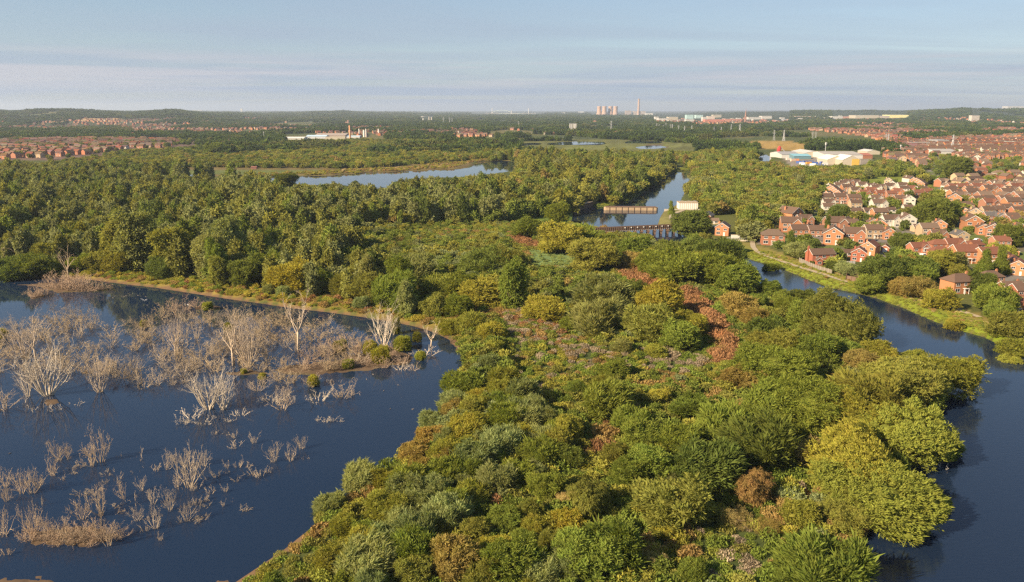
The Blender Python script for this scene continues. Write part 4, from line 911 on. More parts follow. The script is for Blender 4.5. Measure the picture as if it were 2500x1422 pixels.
for x, y, h in [(70,1322,34),(95,1315,36),(120,1322,30),(150,1318,32),(180,1325,30),(205,1315,40),(235,1320,36),(262,1322,38),(285,1318,30),(140,1335,20),(220,1336,22),(80,728,24),(95,724,26),(110,722,20),(150,708,34),(175,710,40),(200,712,36),(225,712,28),(250,708,14),(130,704,30),(165,700,36),(190,702,34),(270,706,10),(110,650,26),(480,752,22),(505,750,14),(455,758,16),
                (430,770,40),(745,905,30),(800,900,26),(850,900,22),(900,895,22),(940,898,26),(980,890,26),(870,870,34),(830,860,40),(800,870,36),(760,880,34),(950,870,30),(905,858,34)]:
    dead(x, y, h, 'brush', .95, None, (.46, .33, .22), on='on a muddy brushwood island in the lake' if y < 1200 else 'on the bottom left brushwood island')
unique_labels(dead_items, None)
# live willow bushes that still grow on the brushwood island
bi = []
for cx, cy_, rp, co in [(985,838,23,'lime'),(930,868,25,'yolive'),(903,850,20,'yolive'),(967,806,11,'olive'),(1020,822,13,'yolive'),(1026,868,14,'lime'),(850,888,15,'lime'),(763,930,16,'yolive'),(830,846,18,'olive'),(640,918,10,'yolive'),(596,905,8,'yolive'),(560,800,14,'olive'),(350,790,10,'olive'),(5,815,14,'yolive'),(507,747,13,'lime')]:
    p = at(cx, cy_ + rp * .6, 0.3); r = rp / ppm(p); cm, tm, _ = R.choice(NEAR['feather']); o = empty('willow_bush', (p.x, p.y, .1), R.uniform(0, 6)); o.scale = (r, r, r * 1.05)
    if cx == 967: o.scale = (r, r, r * 2.6)
    c = T[co]; k = 1.25; link('crown', cm, o, color=(c[0] * k, c[1] * k, c[2] * k)); link('trunk', tm, o); tag(o, None, 'bush', 'willow bushes growing in the flooded lake')
    bi.append((o, 'small %s willow bush growing among dead branches in the lake' % CW[co], cx))
unique_labels(bi, None)
# water birds
def bird_mesh(name, body, neck, long_neck):
    mb = MB(); n = .32 if long_neck else .16
    mb.tube([(-.55,0,.16),(-.42,0,.13),(-.2,0,.12),(.05,0,.12),(.25,0,.14),(.36,0,.2),(.4,0,.2+n*.6),(.4,0,.22+n),(.5,0,.24+n),(.6,0,.22+n)], [.02,.09,.17,.19,.14,.07,.045,.05,.04,.012], 8)
    return mb.mesh(name, [M['paint']], True)
SWAN, GOOSE = bird_mesh('swan', 0, 0, True), bird_mesh('goose', 0, 0, False)
bi = []
for x, y, k in [(268,727,0),(276,728,0),(281,724,0),(287,725,0),(298,724,0),(303,725,0),(308,723,0),(313,717,0),(318,721,0),(324,718,0),(337,722,0),(346,731,1),(350,733,1),(353,735,1),(357,733,1),(356,725,0),(360,746,0),(452,744,1),(459,745,1),(156,779,0),
                (953,999,0),(1008,1000,0),(895,927,0),(972,941,0),(911,915,0),(545,1060,0),(24,1108,0),(937,955,0)]:
    p = at(x, y, 0); sw = k == 1; o = link('swan' if sw else 'goose', SWAN if sw else GOOSE, color=(.6, .6, .57) if sw else (.22, .19, .16)); o.location = (p.x, p.y, 0); o.rotation_euler = (0, 0, R.uniform(0, 6.28))
    s = .6 if sw else .5; o.scale = (s, s, s); tag(o, None, 'bird', 'water birds swimming on the lake'); bi.append((o, ('white swan swimming on the lake' if sw else 'dark goose swimming on the lake') + (' near the far shore' if y < 800 else ' in open water'), x))
unique_labels(bi, None)
# a bleached branch sticking out of the river under the willows
o = link('fallen_branch', DLOG[0]); p = at(2303, 1143, 0); o.location = (p.x, p.y, 0); o.color = (.8, .75, .66, 1); o.scale = (.5, .5, 1.2); tag(o, 'bleached forked branch sticking out of the river beside the willows', 'branch')
# ------------------------------------------------------------------ houses
WALLC = dict(brick=(.30, .125, .07), orange=(.37, .165, .08), red=(.28, .095, .055), white=(.50, .46, .39), cream=(.40, .29, .18), pink=(.30, .145, .09))
ROOFC = dict(brown=(.105, .066, .046), redbrown=(.16, .066, .040), grey=(.095, .088, .085), tan=(.145, .10, .07), dark=(.085, .065, .055))
CWALL = dict(brick='brick', orange='orange brick', red='red brick', white='white', cream='cream', pink='pinkish brick'); CROOF = dict(brown='brown', redbrown='red-brown', grey='grey', tan='tan', dark='dark')
def window_mesh(w, h, tall=False):
    mb = MB(); t = .09
    mb.box(-w/2, w/2, -.05, .03, 0, t, 0); mb.box(-w/2, w/2, -.05, .03, h - t, h, 0); mb.box(-w/2, -w/2 + t, -.048, .03, t, h - t, 0); mb.box(w/2 - t, w/2, -.048, .03, t, h - t, 0)
    if w > 1: mb.box(-t/2, t/2, -.046, .03, t, h - t, 0)
    mb.box(-w/2 - .06, w/2 + .06, -.10, -.01, -.08, -.002, 0)
    return mb.mesh('window', [M['trim']])
def pane_mesh(w, h):
    mb = MB(); mb.box(-w/2 + .05, w/2 - .05, -.02, .02, .05, h - .05); return mb.mesh('pane', [M['glass']])
WIN = {k: (window_mesh(*k), pane_mesh(*k)) for k in ((1.8, 1.2), (1.2, 1.1), (0.8, 1.0), (2.2, 1.35))}
def door_mesh():
    mb = MB(); mb.box(-.5, .5, -.06, .02, 0, 2.1, 0); mb.box(-.42, .42, -.075, -.055, .08, 2.0, 0); return mb.mesh('door', [M['trim']])
DOOR = door_mesh()
def garage_door_mesh():
    mb = MB(); mb.box(-1.2, 1.2, -.06, .02, 0, 2.1, 0)
    for i in range(5): mb.box(-1.12, 1.12, -.08, -.058, .1 + i * .4, .42 + i * .4, 0)
    return mb.mesh('garage_door', [M['trim']])
GAR = garage_door_mesh()
def gable(mbw, mbr, mbf, x0, x1, y0, y1, h, rise, axis='x', ov=.35, hip=False, zb=0):
    """walls with gables, a roof slab that overhangs, white barge boards. axis: direction of the ridge"""
    t = .16
    if axis == 'y':
        def P(x, y, z): return (y, x, z)
        a0, a1, b0, b1 = y0, y1, x0, x1
    else:
        def P(x, y, z): return (x, y, z)
        a0, a1, b0, b1 = x0, x1, y0, y1
    bm_ = (b0 + b1) / 2; half = (b1 - b0) / 2; k = rise / half; fl = axis == 'y'
    def add(mb, vs, fs):
        if fl: fs = [tuple(reversed(f)) for f in fs]
        mb.add([P(*v) for v in vs], fs)
    if hip:
        add(mbw, [(a0,b0,zb),(a1,b0,zb),(a1,b1,zb),(a0,b1,zb),(a0,b0,h),(a1,b0,h),(a1,b1,h),(a0,b1,h)], [(0,1,5,4),(1,2,6,5),(2,3,7,6),(3,0,4,7),(4,5,6,7)])
        A0, A1, B0, B1 = a0 - ov, a1 + ov, b0 - ov, b1 + ov; z = h - ov * k + .02; r0, r1 = a0 + half * .85, a1 - half * .85; zr = h + rise
        add(mbr, [(A0,B0,z),(A1,B0,z),(A1,B1,z),(A0,B1,z),(r0,bm_,zr),(r1,bm_,zr),(A0,B0,z-t),(A1,B0,z-t),(A1,B1,z-t),(A0,B1,z-t)],
            [(0,1,5,4),(2,3,4,5),(3,0,4),(1,2,5),(6,7,1,0),(7,8,2,1),(8,9,3,2),(9,6,0,3),(9,8,7,6)])
        return
    add(mbw, [(a0,b0,zb),(a1,b0,zb),(a1,b1,zb),(a0,b1,zb),(a0,b0,h),(a1,b0,h),(a1,b1,h),(a0,b1,h),(a0,bm_,h+rise-.05),(a1,bm_,h+rise-.05)],
        [(0,1,5,4),(2,3,7,6),(1,2,6,9,5),(3,0,4,8,7)])
    A0, A1 = a0 - ov * .7, a1 + ov * .7; B0, B1 = b0 - ov, b1 + ov; z = h - ov * k; zr = h + rise
    add(mbr, [(A0,B0,z+t),(A1,B0,z+t),(A1,bm_,zr+t),(A0,bm_,zr+t),(A0,B1,z+t),(A1,B1,z+t),(A0,B0,z+.02),(A1,B0,z+.02),(A1,bm_,zr+.02),(A0,bm_,zr+.02),(A0,B1,z+.02),(A1,B1,z+.02)],
        [(0,1,2,3),(3,2,5,4),(7,6,9,8),(8,9,10,11),(6,7,1,0),(5,11,10,4),(0,3,9,6),(3,4,10,9),(2,1,7,8),(5,2,8,11)])
    if mbf is not None:
        for a in (A0, A1):
            d = -.04 if a == A0 else .04; a_ = a + d * .2; w = .2
            lo, hi = min(a_, a_ + d), max(a_, a_ + d)
            add(mbf, [(lo,B0,z+t),(lo,bm_,zr+t),(lo,bm_,zr+t-w*1.3),(lo,B0,z+t-w),(hi,B0,z+t),(hi,bm_,zr+t),(hi,bm_,zr+t-w*1.3),(hi,B0,z+t-w)], [(0,1,2,3),(7,6,5,4),(4,5,1,0),(3,2,6,7)])
            add(mbf, [(lo,B1,z+t),(lo,bm_,zr+t),(lo,bm_,zr+t-w*1.3),(lo,B1,z+t-w),(hi,B1,z+t),(hi,bm_,zr+t),(hi,bm_,zr+t-w*1.3),(hi,B1,z+t-w)], [(3,2,1,0),(4,5,6,7),(0,1,5,4),(7,6,2,3)])
def house_kit(style):
    """returns parts: list of (name, mesh, colour role, children) with the front facing -y, about 9.5 m wide"""
    w_, r_, f_ = MB(), MB(), MB(); W2, D2, h = 4.75, 3.6, 5.1; wins = []; extra = []; ch = (2.6, .3, 8.0)
    if style == 'side':
        gable(w_, r_, f_, -W2, W2, -D2, D2, h, 2.3); wins = [(-3, 3.2, 1), (0, 3.3, 2), (3, 3.2, 1), (-3, .9, 3), (3, .9, 3)]; door = (0, -D2)
    elif style == 'front':
        gable(w_, r_, f_, -3.9, 3.9, -4.6, 4.6, h, 2.5, 'y'); D2 = 4.6; wins = [(-2, 3.2, 1), (2, 3.2, 1), (-2, .9, 3), (0, 5.4, 2)]; door = (1.4, -D2); ch = (-2.2, 1.0, 7.6)
    elif style == 'ell':
        gable(w_, r_, f_, -W2, W2, -D2 + 1, D2 + 1, h, 2.4); gable(w_, r_, f_, .6, 4.6, -4.6, 0.2, h - .05, 1.9, 'y', ov=.3); wins = [(-3, 3.2, 1), (-1, 3.3, 2), (-3, .9, 3)]; door = (-.8, -D2 + 1); D2 = D2 - 1; extra = [(2.6, 3.1, 0, -4.6), (2.6, .8, 3, -4.6)]; ch = (-2.6, 1.4, 8.0)
    elif style == 'hip':
        gable(w_, r_, None, -5.2, 5.2, -D2, D2, h, 2.3, hip=True); wins = [(-3.4, 3.2, 1), (0, 3.3, 2), (3.4, 3.2, 1), (-3.4, .9, 3), (3.2, .9, 3)]; door = (0, -D2); ch = (4.2, 1.0, 7.6)
    elif style == 'porches':
        gable(w_, r_, f_, -6, 6, -D2, D2, h, 2.3); gable(w_, r_, f_, -4.8, -1.6, -D2 - 2.0, -D2 + .3, 2.6, 1.2, 'y', ov=.25); gable(w_, r_, f_, 2.2, 5.4, -D2 - 2.4, -D2 + .3, 3.0, 1.2, 'y', ov=.25)
        wins = [(-3.6, 3.5, 2), (0, 3.4, 1), (3.8, 3.8, 2), (.4, .9, 1)]; door = (-.9, -D2); extra = [(-3.2, .7, 1, -D2 - 2.0), (3.8, .7, 3, -D2 - 2.4)]; ch = (-6.3, .2, 8.6)
    elif style == 'low':
        gable(w_, r_, f_, -3.4, 3.4, -2.6, 2.6, 2.5, 1.6); W2 = 3.4; D2 = 2.6; h = 2.5; wins = [(-1.8, .9, 1), (1.6, .9, 1)]; door = (0, -D2); ch = None
    elif style == 'garage':
        gable(w_, r_, f_, -2.2, 2.2, -2.8, 2.8, 2.5, 1.5, 'y'); D2 = 2.8; wins = []; door = None; ch = None
    elif style == 'terrace':
        gable(w_, r_, f_, -8.5, 8.5, -D2, D2, h, 2.2); wins = [(x, 3.2, 1) for x in (-6.8, -2.6, 1.8, 6.2)] + [(x, .9, 3) for x in (-6.8, -2.2, 2.2, 6.6)]; door = (-.2, -D2); ch = (0.2, .3, 7.9)
    elif style == 'timber':
        gable(w_, r_, f_, -W2, W2, -D2, D2, h, 2.3); gable(w_, r_, f_, -.2, 3.6, -D2 - 1.4, .2, h + .1, 1.7, 'y', ov=.3); wins = [(-3, 3.2, 1), (-2.6, .9, 3)]; door = (-.9, -D2); extra = [(1.7, 3.2, 3, -D2 - 1.52), (1.7, .9, 3, -D2 - 1.4)]; ch = (3.4, .6, 8.1)
    parts = [('wall', w_.mesh('wall', [M['wall']]), 'wall', []), ]
    cl = []
    if ch:
        c = MB(); cx, cyy, cz = ch; c.box(cx - .45, cx + .45, cyy - .35, cyy + .35, (0 if abs(cx) > 6.2 else 5.5), cz); c.box(cx - .3, cx - .05, cyy - .12, cyy + .12, cz + .002, cz + .35); c.box(cx + .05, cx + .3, cyy - .12, cyy + .12, cz + .002, cz + .35)
        cl = [('chimney', c.mesh('chimney', [M['wall']]), 'wall', (0, 0, 0))]
    parts.append(('roof', r_.mesh('roof', [M['roof']]), 'roof', cl))
    if f_.V: parts.append(('barge_board', f_.mesh('barge_board', [M['trim']]), None, []))
    ks = [(0.8, 1.0), (1.8, 1.2), (1.2, 1.1), (2.2, 1.35)]
    for x, z, k in wins: parts.append(('window', WIN[ks[k]][0], None, [('pane', WIN[ks[k]][1], None, (0, 0, 0))], (x, -D2, z)))
    for x, z, k, y in extra: parts.append(('window', WIN[ks[k]][0], None, [('pane', WIN[ks[k]][1], None, (0, 0, 0))], (x, y, z)))
    if door: parts.append(('door', DOOR, None, [], (door[0], door[1], 0)))
    if style in ('side', 'hip'): parts.append(('porch', None, 'porch', [], (0, -D2 - .001, 0)))
    if style == 'garage': parts.append(('garage_door', GAR, None, [], (0, -D2, 0)))
    if style == 'timber':
        t = MB(); t.box(-.1, 3.5, -D2 - 1.5, -D2 - 1.402, 2.9, 5.2)
        b = MB()
        for i in range(5): b.box(-.05 + i * .86, .07 + i * .86, -D2 - 1.53, -D2 - 1.502, 2.9, 5.2)
        b.box(.08, .8, -D2 - 1.53, -D2 - 1.502, 4.0, 4.12)
        parts.append(('bay_panel', t.mesh('bay_panel', [M['trim']]), None, [('timber', b.mesh('timber', [M['rubber']]), None, (0, 0, 0))]))
    return [p if len(p) == 5 else p + ((0, 0, 0),) for p in parts]
pm = MB(); pm.box(-1.1, 1.1, -1.1, 0, 2.15, 2.3); pm.box(-1.05, -.9, -1.05, -.9, 0, 2.148); pm.box(.9, 1.05, -1.05, -.9, 0, 2.148); PORCH = pm.mesh('porch', [M['trim']])
KITS = {s: house_kit(s) for s in ('side', 'front', 'ell', 'hip', 'porches', 'low', 'garage', 'terrace', 'timber')}
SWORD = dict(side='gabled house', front='gable-fronted house', ell='house with projecting front gable', hip='hip-roofed house', porches='house with two projecting front wings', low='low bungalow', garage='small garage', terrace='long pair of houses', timber='half-timbered house')
houses = []; HP = []
def house(x, y, rz, style, wall, roof, s=1.0, detail=2, where='', zone=''):
    nm = {'garage': 'garage', 'low': 'bungalow'}.get(style, 'house')
    o = empty(nm, (x, y, gz(x, y) - .02), rz); o.scale = (s, s, s); f = R.uniform(.88, 1.12); wc = tuple(min(.8, c * f) for c in WALLC[wall]); f = R.uniform(.85, 1.15); rc = tuple(c * f for c in ROOFC[roof])
    for name, me, role, kids, loc in KITS[style]:
        if role == 'porch':
            if detail < 2: continue
            me = PORCH; role = None
        if detail == 0 and name in ('door', 'barge_board'): continue
        c = wc if role == 'wall' else rc if role == 'roof' else None
        a = link(name, me, o, loc, c)
        for kn, km, kr, kl in kids:
            if detail == 0 and kn == 'chimney': continue
            link(kn, km, a, kl, wc if kr == 'wall' else None)
    tag(o, None, 'garage' if nm == 'garage' else 'house', 'houses of the riverside estate')
    px, py = proj(x, y, 2.0); houses.append((o, '%s-roofed %s %s %s' % (CROOF[roof], CWALL[wall], SWORD[style].replace('hip-roofed', 'hipped'), where), px)); HP.append((x, y, 6.5 * s))
def Z5(x, y): return 1860 + x / 3.555, 400 + y / 3.555
def row_phrase(px, py):
    if py < 360: return 'far back under the factories'
    if py < 385: return 'in the farthest estate rows'
    if py < 410: return 'in the estate\'s back' + (' by dark trees' if px < 2360 else '')
    if py < 440: return 'right of the green field' if px > 2270 else 'left of the green field'
    if py < 462: return ('just below the green field' if px < 2300 else 'right of the green field\'s foot')
    if py < 485: return ('among the white houses' if px < 2290 else 'right of the white houses')
    if py < 510: return ('before the white houses' if px < 2290 else 'beside the dark round oaks')
    if py < 540: return ('left of the big round oak' if px < 2230 else 'right of the big round oak')
    if py < 575: return 'two rows behind the riverside fence' if px < 2300 else 'in the middle right rows'
    if py < 610: return 'one row behind the riverside fence' if px < 2200 else 'in the right rows'
    return 'nearest the river' if px < 2200 else 'among the nearest riverside trees'
H5 = """110 710 190 hip brick tan 12|525 880 220 porches red brown -8|745 815 105 low brick brown 5|860 855 120 front red redbrown 25|960 800 130 front orange redbrown 40|1095 772 70 garage brick redbrown 30|1375 805 150 timber brick redbrown -5|1550 775 150 hip brick redbrown 0|1690 780 150 ell brick redbrown 0|1860 778 150 hip brick redbrown -8
1565 852 170 hip orange redbrown 0|1785 872 200 side orange redbrown 0|1990 885 190 side orange redbrown -10|2140 905 130 front orange redbrown 35|2200 940 130 front orange redbrown 35|2255 975 130 front orange redbrown 35|1600 920 130 side orange redbrown 8|1740 1130 235 hip orange brown -14|2005 1075 180 hip orange brown -10|2190 1180 170 timber brick brown -5|2290 1200 120 timber red brown -5|2235 1300 140 hip brick redbrown 10
1210 860 60 garage orange redbrown 25|1205 900 55 low orange redbrown 20|2225 800 60 garage orange redbrown 30|2090 745 140 side pink redbrown 0
262 520 150 front orange brown -30|385 545 125 ell pink brown -5|265 600 165 ell orange brown 10|335 650 150 side orange brown 0|483 655 145 side pink brown 0|515 700 90 low pink grey 10|640 705 165 front orange brown 20|820 695 165 ell brick brown 15|980 655 150 side cream brown 0|1120 665 105 front orange brown 15|655 600 165 ell pink brown 0|690 565 90 front orange brown 40|740 560 90 front orange brown 40|780 575 75 side pink brown 0
980 575 95 front orange brown 15|1045 590 110 front orange brown 20|1130 555 130 ell white brown 0|1275 560 130 front white brown 10|1415 545 85 side white brown 0|1385 600 110 low cream brown 0|1460 640 150 side cream tan 0|1550 685 130 ell brick brown 0|1560 590 110 front orange brown 20|1735 690 110 front cream grey 0|1850 590 150 front orange brown 15|1870 500 120 front cream tan 25|1780 480 100 front orange brown 30|2010 520 120 ell pink grey 0|2100 530 100 front brick grey 15|1940 620 100 front orange brown 20|2040 640 130 front pink brown 30|2110 660 110 low orange brown 10|2230 560 110 ell brick brown 5|2180 520 110 side orange brown 0|2250 620 100 front orange brown 10
1975 460 95 side cream brown 0|2060 450 100 side orange brown 0|2130 440 110 side orange brown 0|2240 460 110 side brick brown 0|1790 410 110 hip orange brown 10|1690 360 110 front orange brown 25|2190 400 130 side orange brown 0|1045 465 125 low orange brown 0|830 440 90 low cream brown 5|940 440 90 low cream brown 0|1130 430 80 low white brown 0|590 425 90 ell white brown 5|570 350 110 side cream brown 0|590 390 80 ell white brown 0|690 350 115 side pink brown 0|805 355 110 side pink brown 0|820 395 80 side cream brown 0
1000 350 90 ell white brown 0|1030 410 120 ell white brown 0|1210 355 80 ell brick brown 0|1295 365 90 front white brown 20|1280 410 80 low white brown 0|960 295 60 side orange redbrown 0|600 240 60 front white brown 45|620 255 60 front orange brown 45|640 268 60 front orange brown 45|655 280 60 front orange brown 45|670 292 60 front orange brown 45|690 305 60 front orange brown 45|585 320 85 front orange brown 40
680 230 80 ell white brown 0|740 245 70 side orange brown 0|820 275 85 ell cream brown 0|760 205 80 ell pink brown 0|820 205 80 ell brick brown 0|720 210 70 ell white brown 0|880 225 80 ell white brown 0|960 235 70 side white brown 0|900 300 85 ell brick redbrown 0|960 280 90 ell brick redbrown 0|1040 300 60 side brick redbrown 0|1130 305 85 side pink redbrown 0|1190 285 70 ell orange redbrown 0|1240 260 80 side white brown 0|1300 260 85 ell orange redbrown 0|1400 265 85 side white brown 0|1120 240 85 ell white brown 0|1040 245 80 ell cream brown 0|1110 190 70 front cream brown 25|1140 215 70 front white brown 25|1285 170 70 front white brown -20|1340 180 60 front orange brown 45|1365 190 60 front orange brown 45|1385 200 60 front orange brown 45|1405 215 60 front orange brown 45|1000 250 70 ell white brown 0|1225 225 60 side white brown 0|1440 290 90 side brick redbrown 0|1370 300 90 side brick redbrown 0"""
for ln in H5.split('\n'):
    for it in ln.split('|'):
        a = it.split(); px, py = Z5(float(a[0]), float(a[1])); p = at(px, py, .9); base = {'side': 9.5, 'front': 8.2, 'ell': 9.5, 'hip': 10.4, 'porches': 12.5, 'low': 7, 'garage': 4.6, 'terrace': 17, 'timber': 9.5}[a[3]]
        s = (float(a[2]) / 3.555) / ppm(p) / base; s = min(max(s, .72), 1.5)
        house(p.x, p.y + 3.6 * s, math.radians(-float(a[6])), a[3], a[4], a[5], s, 2, row_phrase(px, py))
print('hand houses', len(houses))
# the two brick houses and the outbuilding beside the sluices
def special(px, py, wpx, style, wall, roof, deg, where):
    p = at(px, py, .9); base = {'front': 8.2, 'ell': 9.5, 'low': 7}[style]; s = wpx / ppm(p) / base; house(p.x, p.y + 3 * s, math.radians(deg), style, wall, roof, s, 2, where)
special(1767, 576, 34, 'front', 'orange', 'dark', -22, 'standing alone at the river bend')
special(1728, 545, 28, 'front', 'orange', 'grey', -30, 'behind the lone house by the weir')
special(1744, 549, 24, 'low', 'cream', 'tan', -5, 'beside the grey-roofed house by the weir')
special(1722, 504, 13, 'low', 'orange', 'brown', 0, 'right of the white weir building')
# rows farther back in the estate
def estate_rows():
    r2 = random.Random(31); out = []
    E = [(2292,470),(2300,440),(2270,425),(2235,402),(2190,395),(2230,372),(2330,350),(2560,338),(2560,530),(2500,540),(2420,520),(2350,500)]
    wp = [at(x, y, .8) for x, y in E]; cx, cyy = 330, 760; x0, x1 = min(p.x for p in wp) - 50, max(p.x for p in wp) + 50; y0, y1 = min(p.y for p in wp), max(p.y for p in wp)
    v = y0; row = 0
    while v < y1:
        u = x0; ang = (vnoise(np.array([0.]), np.array([v]), 90, 5)[0] - .5) * .7; w = r2.choice(['orange', 'brick', 'pink', 'orange']); rf = r2.choice(['brown', 'brown', 'redbrown', 'tan']); st = r2.choice(['side', 'front', 'ell', 'front', 'side'])
        while u < x1:
            x = u + r2.uniform(-1, 1); y = v + (u - x0) * math.tan(ang) * .5 + r2.uniform(-1.2, 1.2); px, py = proj(x, y, .8)
            if bool(inpoly([px], [py], E)[0]) and min([math.hypot(x - a, y - b) - c for a, b, c in HP] + [99]) > 4.5 and not (2265 < px < 2345 and 385 < py < 440) and not (2410 < px < 2500 and 390 < py < 432) and r2.random() < .90:
                out.append((x, y, -ang + r2.choice([0, 0, .1, 1.57 if st == 'side' else 0]), st if r2.random() < .7 else r2.choice(['side', 'ell', 'hip', 'terrace']), r2.choice([w, w, w, w, w, w, 'white', 'cream']), rf))
            u += 13.5 if row % 3 else 12.0
        v += 18.5 + (v - y0) * .008; row += 1
    return out
rows = estate_rows(); print('rows', len(rows))
rows.sort(key=lambda t: t[1])
left = 300 - len(houses); FARH = rows[left:]
for x, y, rz, st, wl, rf in rows[:left]:
    px, py = proj(x, y, 1); house(x, y, rz, st, wl, rf, R.uniform(.82, .96), 1 if y < 620 else 0, row_phrase(px, py))
unique_labels(houses, None)
# all other houses of the plain: one object
def far_houses():
    r2 = random.Random(5); mb = []; V = []; Fc = []; Cc = []
    def add(x, y, z, rz, w, d, h, rise, wc, rc):
        b = len(V); c, s = math.cos(rz), math.sin(rz)
        for X, Y, Z in [(-w,-d,0),(w,-d,0),(w,d,0),(-w,d,0),(-w,-d,h),(w,-d,h),(w,d,h),(-w,d,h),(-w,0,h+rise),(w,0,h+rise)]: V.append((x + X * c - Y * s, y + X * s + Y * c, z + Z)); Cc.append(wc)
        for X, Y, Z in [(-w-.3,-d-.4,h-.25),(w+.3,-d-.4,h-.25),(w+.3,0,h+rise+.12),(-w-.3,0,h+rise+.12),(w+.3,d+.4,h-.25),(-w-.3,d+.4,h-.25)]: V.append((x + X * c - Y * s, y + X * s + Y * c, z + Z)); Cc.append(rc)
        Fc.extend([tuple(b + i for i in f) for f in [(0,1,5,4),(2,3,7,6),(1,2,6,9,5),(3,0,4,8,7),(10,11,12,13),(13,12,14,15)]])
        for k in (-.5, .5):
            for zz in (.9, 3.2):
                q = len(V); X = w * k
                for XX, ZZ in ((X - .7, zz), (X + .7, zz), (X + .7, zz + 1.2), (X - .7, zz + 1.2)): V.append((x + XX * c + (d + .05) * s, y + XX * s - (d + .05) * c, z + ZZ)); Cc.append((.10, .09, .09) if r2.random() < .6 else (.5, .47, .42))
                Fc.append((q, q + 1, q + 2, q + 3))
    WC = [WALLC['brick'], WALLC['orange'], WALLC['pink'], WALLC['pink'], WALLC['cream'], WALLC['white']]; RC = [ROOFC['brown'], ROOFC['brown'], ROOFC['redbrown'], ROOFC['tan'], (.15, .10, .08)]
    for x, y, rz, st, wl, rf in FARH: add(x, y, gz(x, y), rz, 4.7, 3.7, 5, 2.3, WALLC[wl], ROOFC[rf])
    n = len(V) // 26
    # districts given as parts of the picture: polygon, row gap m, house gap m, chance, angle
    for E, rg_, hg, ch, sd in [([(-60,342),(240,341),(420,344),(440,352),(400,362),(290,368),(200,380),(60,388),(-60,392)], 22, 12, .8, 1), ([(-60,326),(560,316),(620,328),(400,334),(-60,340)], 40, 14, .5, 2), ([(-60,303),(540,303),(1150,318),(1180,332),(900,338),(640,318),(200,318),(-60,316)], 75, 16, .55, 3),
                               ([(1960,318),(2200,305),(2560,318),(2560,338),(2330,348),(2180,350),(2080,330)], 45, 13, .7, 4), ([(1980,296),(2560,296),(2560,316),(2100,312)], 110, 16, .45, 5), ([(2180,350),(2330,346),(2240,372),(2190,398),(2160,404),(2150,380)], 24, 9, .85, 6),
                               ([(900,318),(1150,322),(1200,335),(960,338)], 40, 14, .75, 7), ([(1250,318),(1500,320),(1560,330),(1260,330)], 90, 20, .35, 8), ([(520,350),(560,345),(600,352),(540,360)], 25, 13, .8, 9), ([(500,296),(640,292),(700,300),(520,304)], 140, 20, .45, 11), ([(1600,296),(1960,297),(1960,303),(1600,303)], 120, 18, .4, 12)]:
        wp = [at(x, y, .8) for x, y in E]; x0, x1 = min(p.x for p in wp), max(p.x for p in wp); y0, y1 = min(p.y for p in wp), max(p.y for p in wp); v = y0; cnt = 0
        while v < y1:
            u = x0; st = r2.random(); wcol = r2.choice(WC[:4])
            while u < x1:
                x = u + r2.uniform(-2, 2); y = v + r2.uniform(-2, 2) + 12 * math.sin(u * .011 + v * .02); px, py = proj(x, y, .8)
                if r2.random() < ch and bool(inpoly([px], [py], E)[0]):
                    f = r2.uniform(.85, 1.2); wc = tuple(min(.8, c * f) for c in (wcol if r2.random() < .7 else r2.choice(WC))); rc = tuple(c * r2.uniform(.85, 1.25) for c in r2.choice(RC))
                    add(x, y, (gz(x, y) if y > 2200 else .9), r2.choice([0, 0, 1.57]) + math.sin(v * .01) * .5, r2.uniform(3.8, 6.0), 3.6, 4.9, 2.3, wc, rc); cnt += 1
                u += hg
            v += rg_
        print('district', sd, cnt)
    me = mesh_np('distant_houses', V, Fc, [M['vc']]); ca = me.attributes.new('col', 'FLOAT_COLOR', 'POINT'); ca.data.foreach_set('color', np.array([(*c, 1) for c in Cc], np.float32).ravel())
    o = link('distant_houses', me); tag(o, 'countless small brick houses with brown roofs across the plain', 'houses', None, 'stuff')
far_houses()
# garden trees, hedges and shrubs between the houses
def gardens():
    r2 = np.random.default_rng(3); hp = np.array([(a, b, c) for a, b, c in HP]); Q = []
    E = HOUSES[0]; wp = [at(x, y, .8) for x, y in E]; n = 6500
    X = r2.uniform(min(p.x for p in wp), max(p.x for p in wp), n * 2); Y = 250 + (r2.uniform(0, 1, n * 2) ** 1.3) * 1100
    px, py = proj(X, Y, .8); k = inpoly(px, py, E) | inpoly(px, py, [(2040,445),(2290,450),(2300,540),(1990,540)]); k &= ~inpoly(px, py, MEADOW[3]); X, Y, px, py = X[k], Y[k], px[k], py[k]
    d = np.full(len(X), 99.0)
    for a, b, c in HP: d = np.minimum(d, np.hypot(X - a, Y - b))
    k = d > 5.2; X, Y, d = X[k], Y[k], d[k]
    sd = ground_z(X, Y)[1]; k = sd > 10; X, Y, d = X[k], Y[k], d[k]
    rad = np.where(r2.uniform(0, 1, len(X)) < .42, r2.uniform(1.6, 3.6, len(X)), r2.uniform(.7, 1.5, len(X))); rad = np.minimum(rad, (d - 4.2) * .8 + .3)
    cols = pick(dict(green=4, dark=4, lime=1.4, olive=2, yolive=1, purple=.35, brown=.3), len(X))
    L = [[X[i], Y[i], rad[i], 'round', cols[i], 1.0, False] for i in range(len(X))]
    # terraces of the left district get trees too
    E = HOUSES[1]; X = r2.uniform(-1250, -350, 4200); Y = r2.uniform(950, 1750, 4200); px, py = proj(X, Y, .8); k = inpoly(px, py, E) & ((vnoise(X, Y, 60, 3) > .55) | (r2.uniform(0, 1, 4200) < .2)); X, Y = X[k], Y[k]
    L += [[X[i], Y[i], r2.uniform(1.8, 4.5), 'round', ['dark', 'green', 'olive'][i % 3], 1.1, False] for i in range(len(X))]
    scatter_trees('garden_greenery', L, 'garden shrubs, hedges and small trees growing between the houses')
gardens()
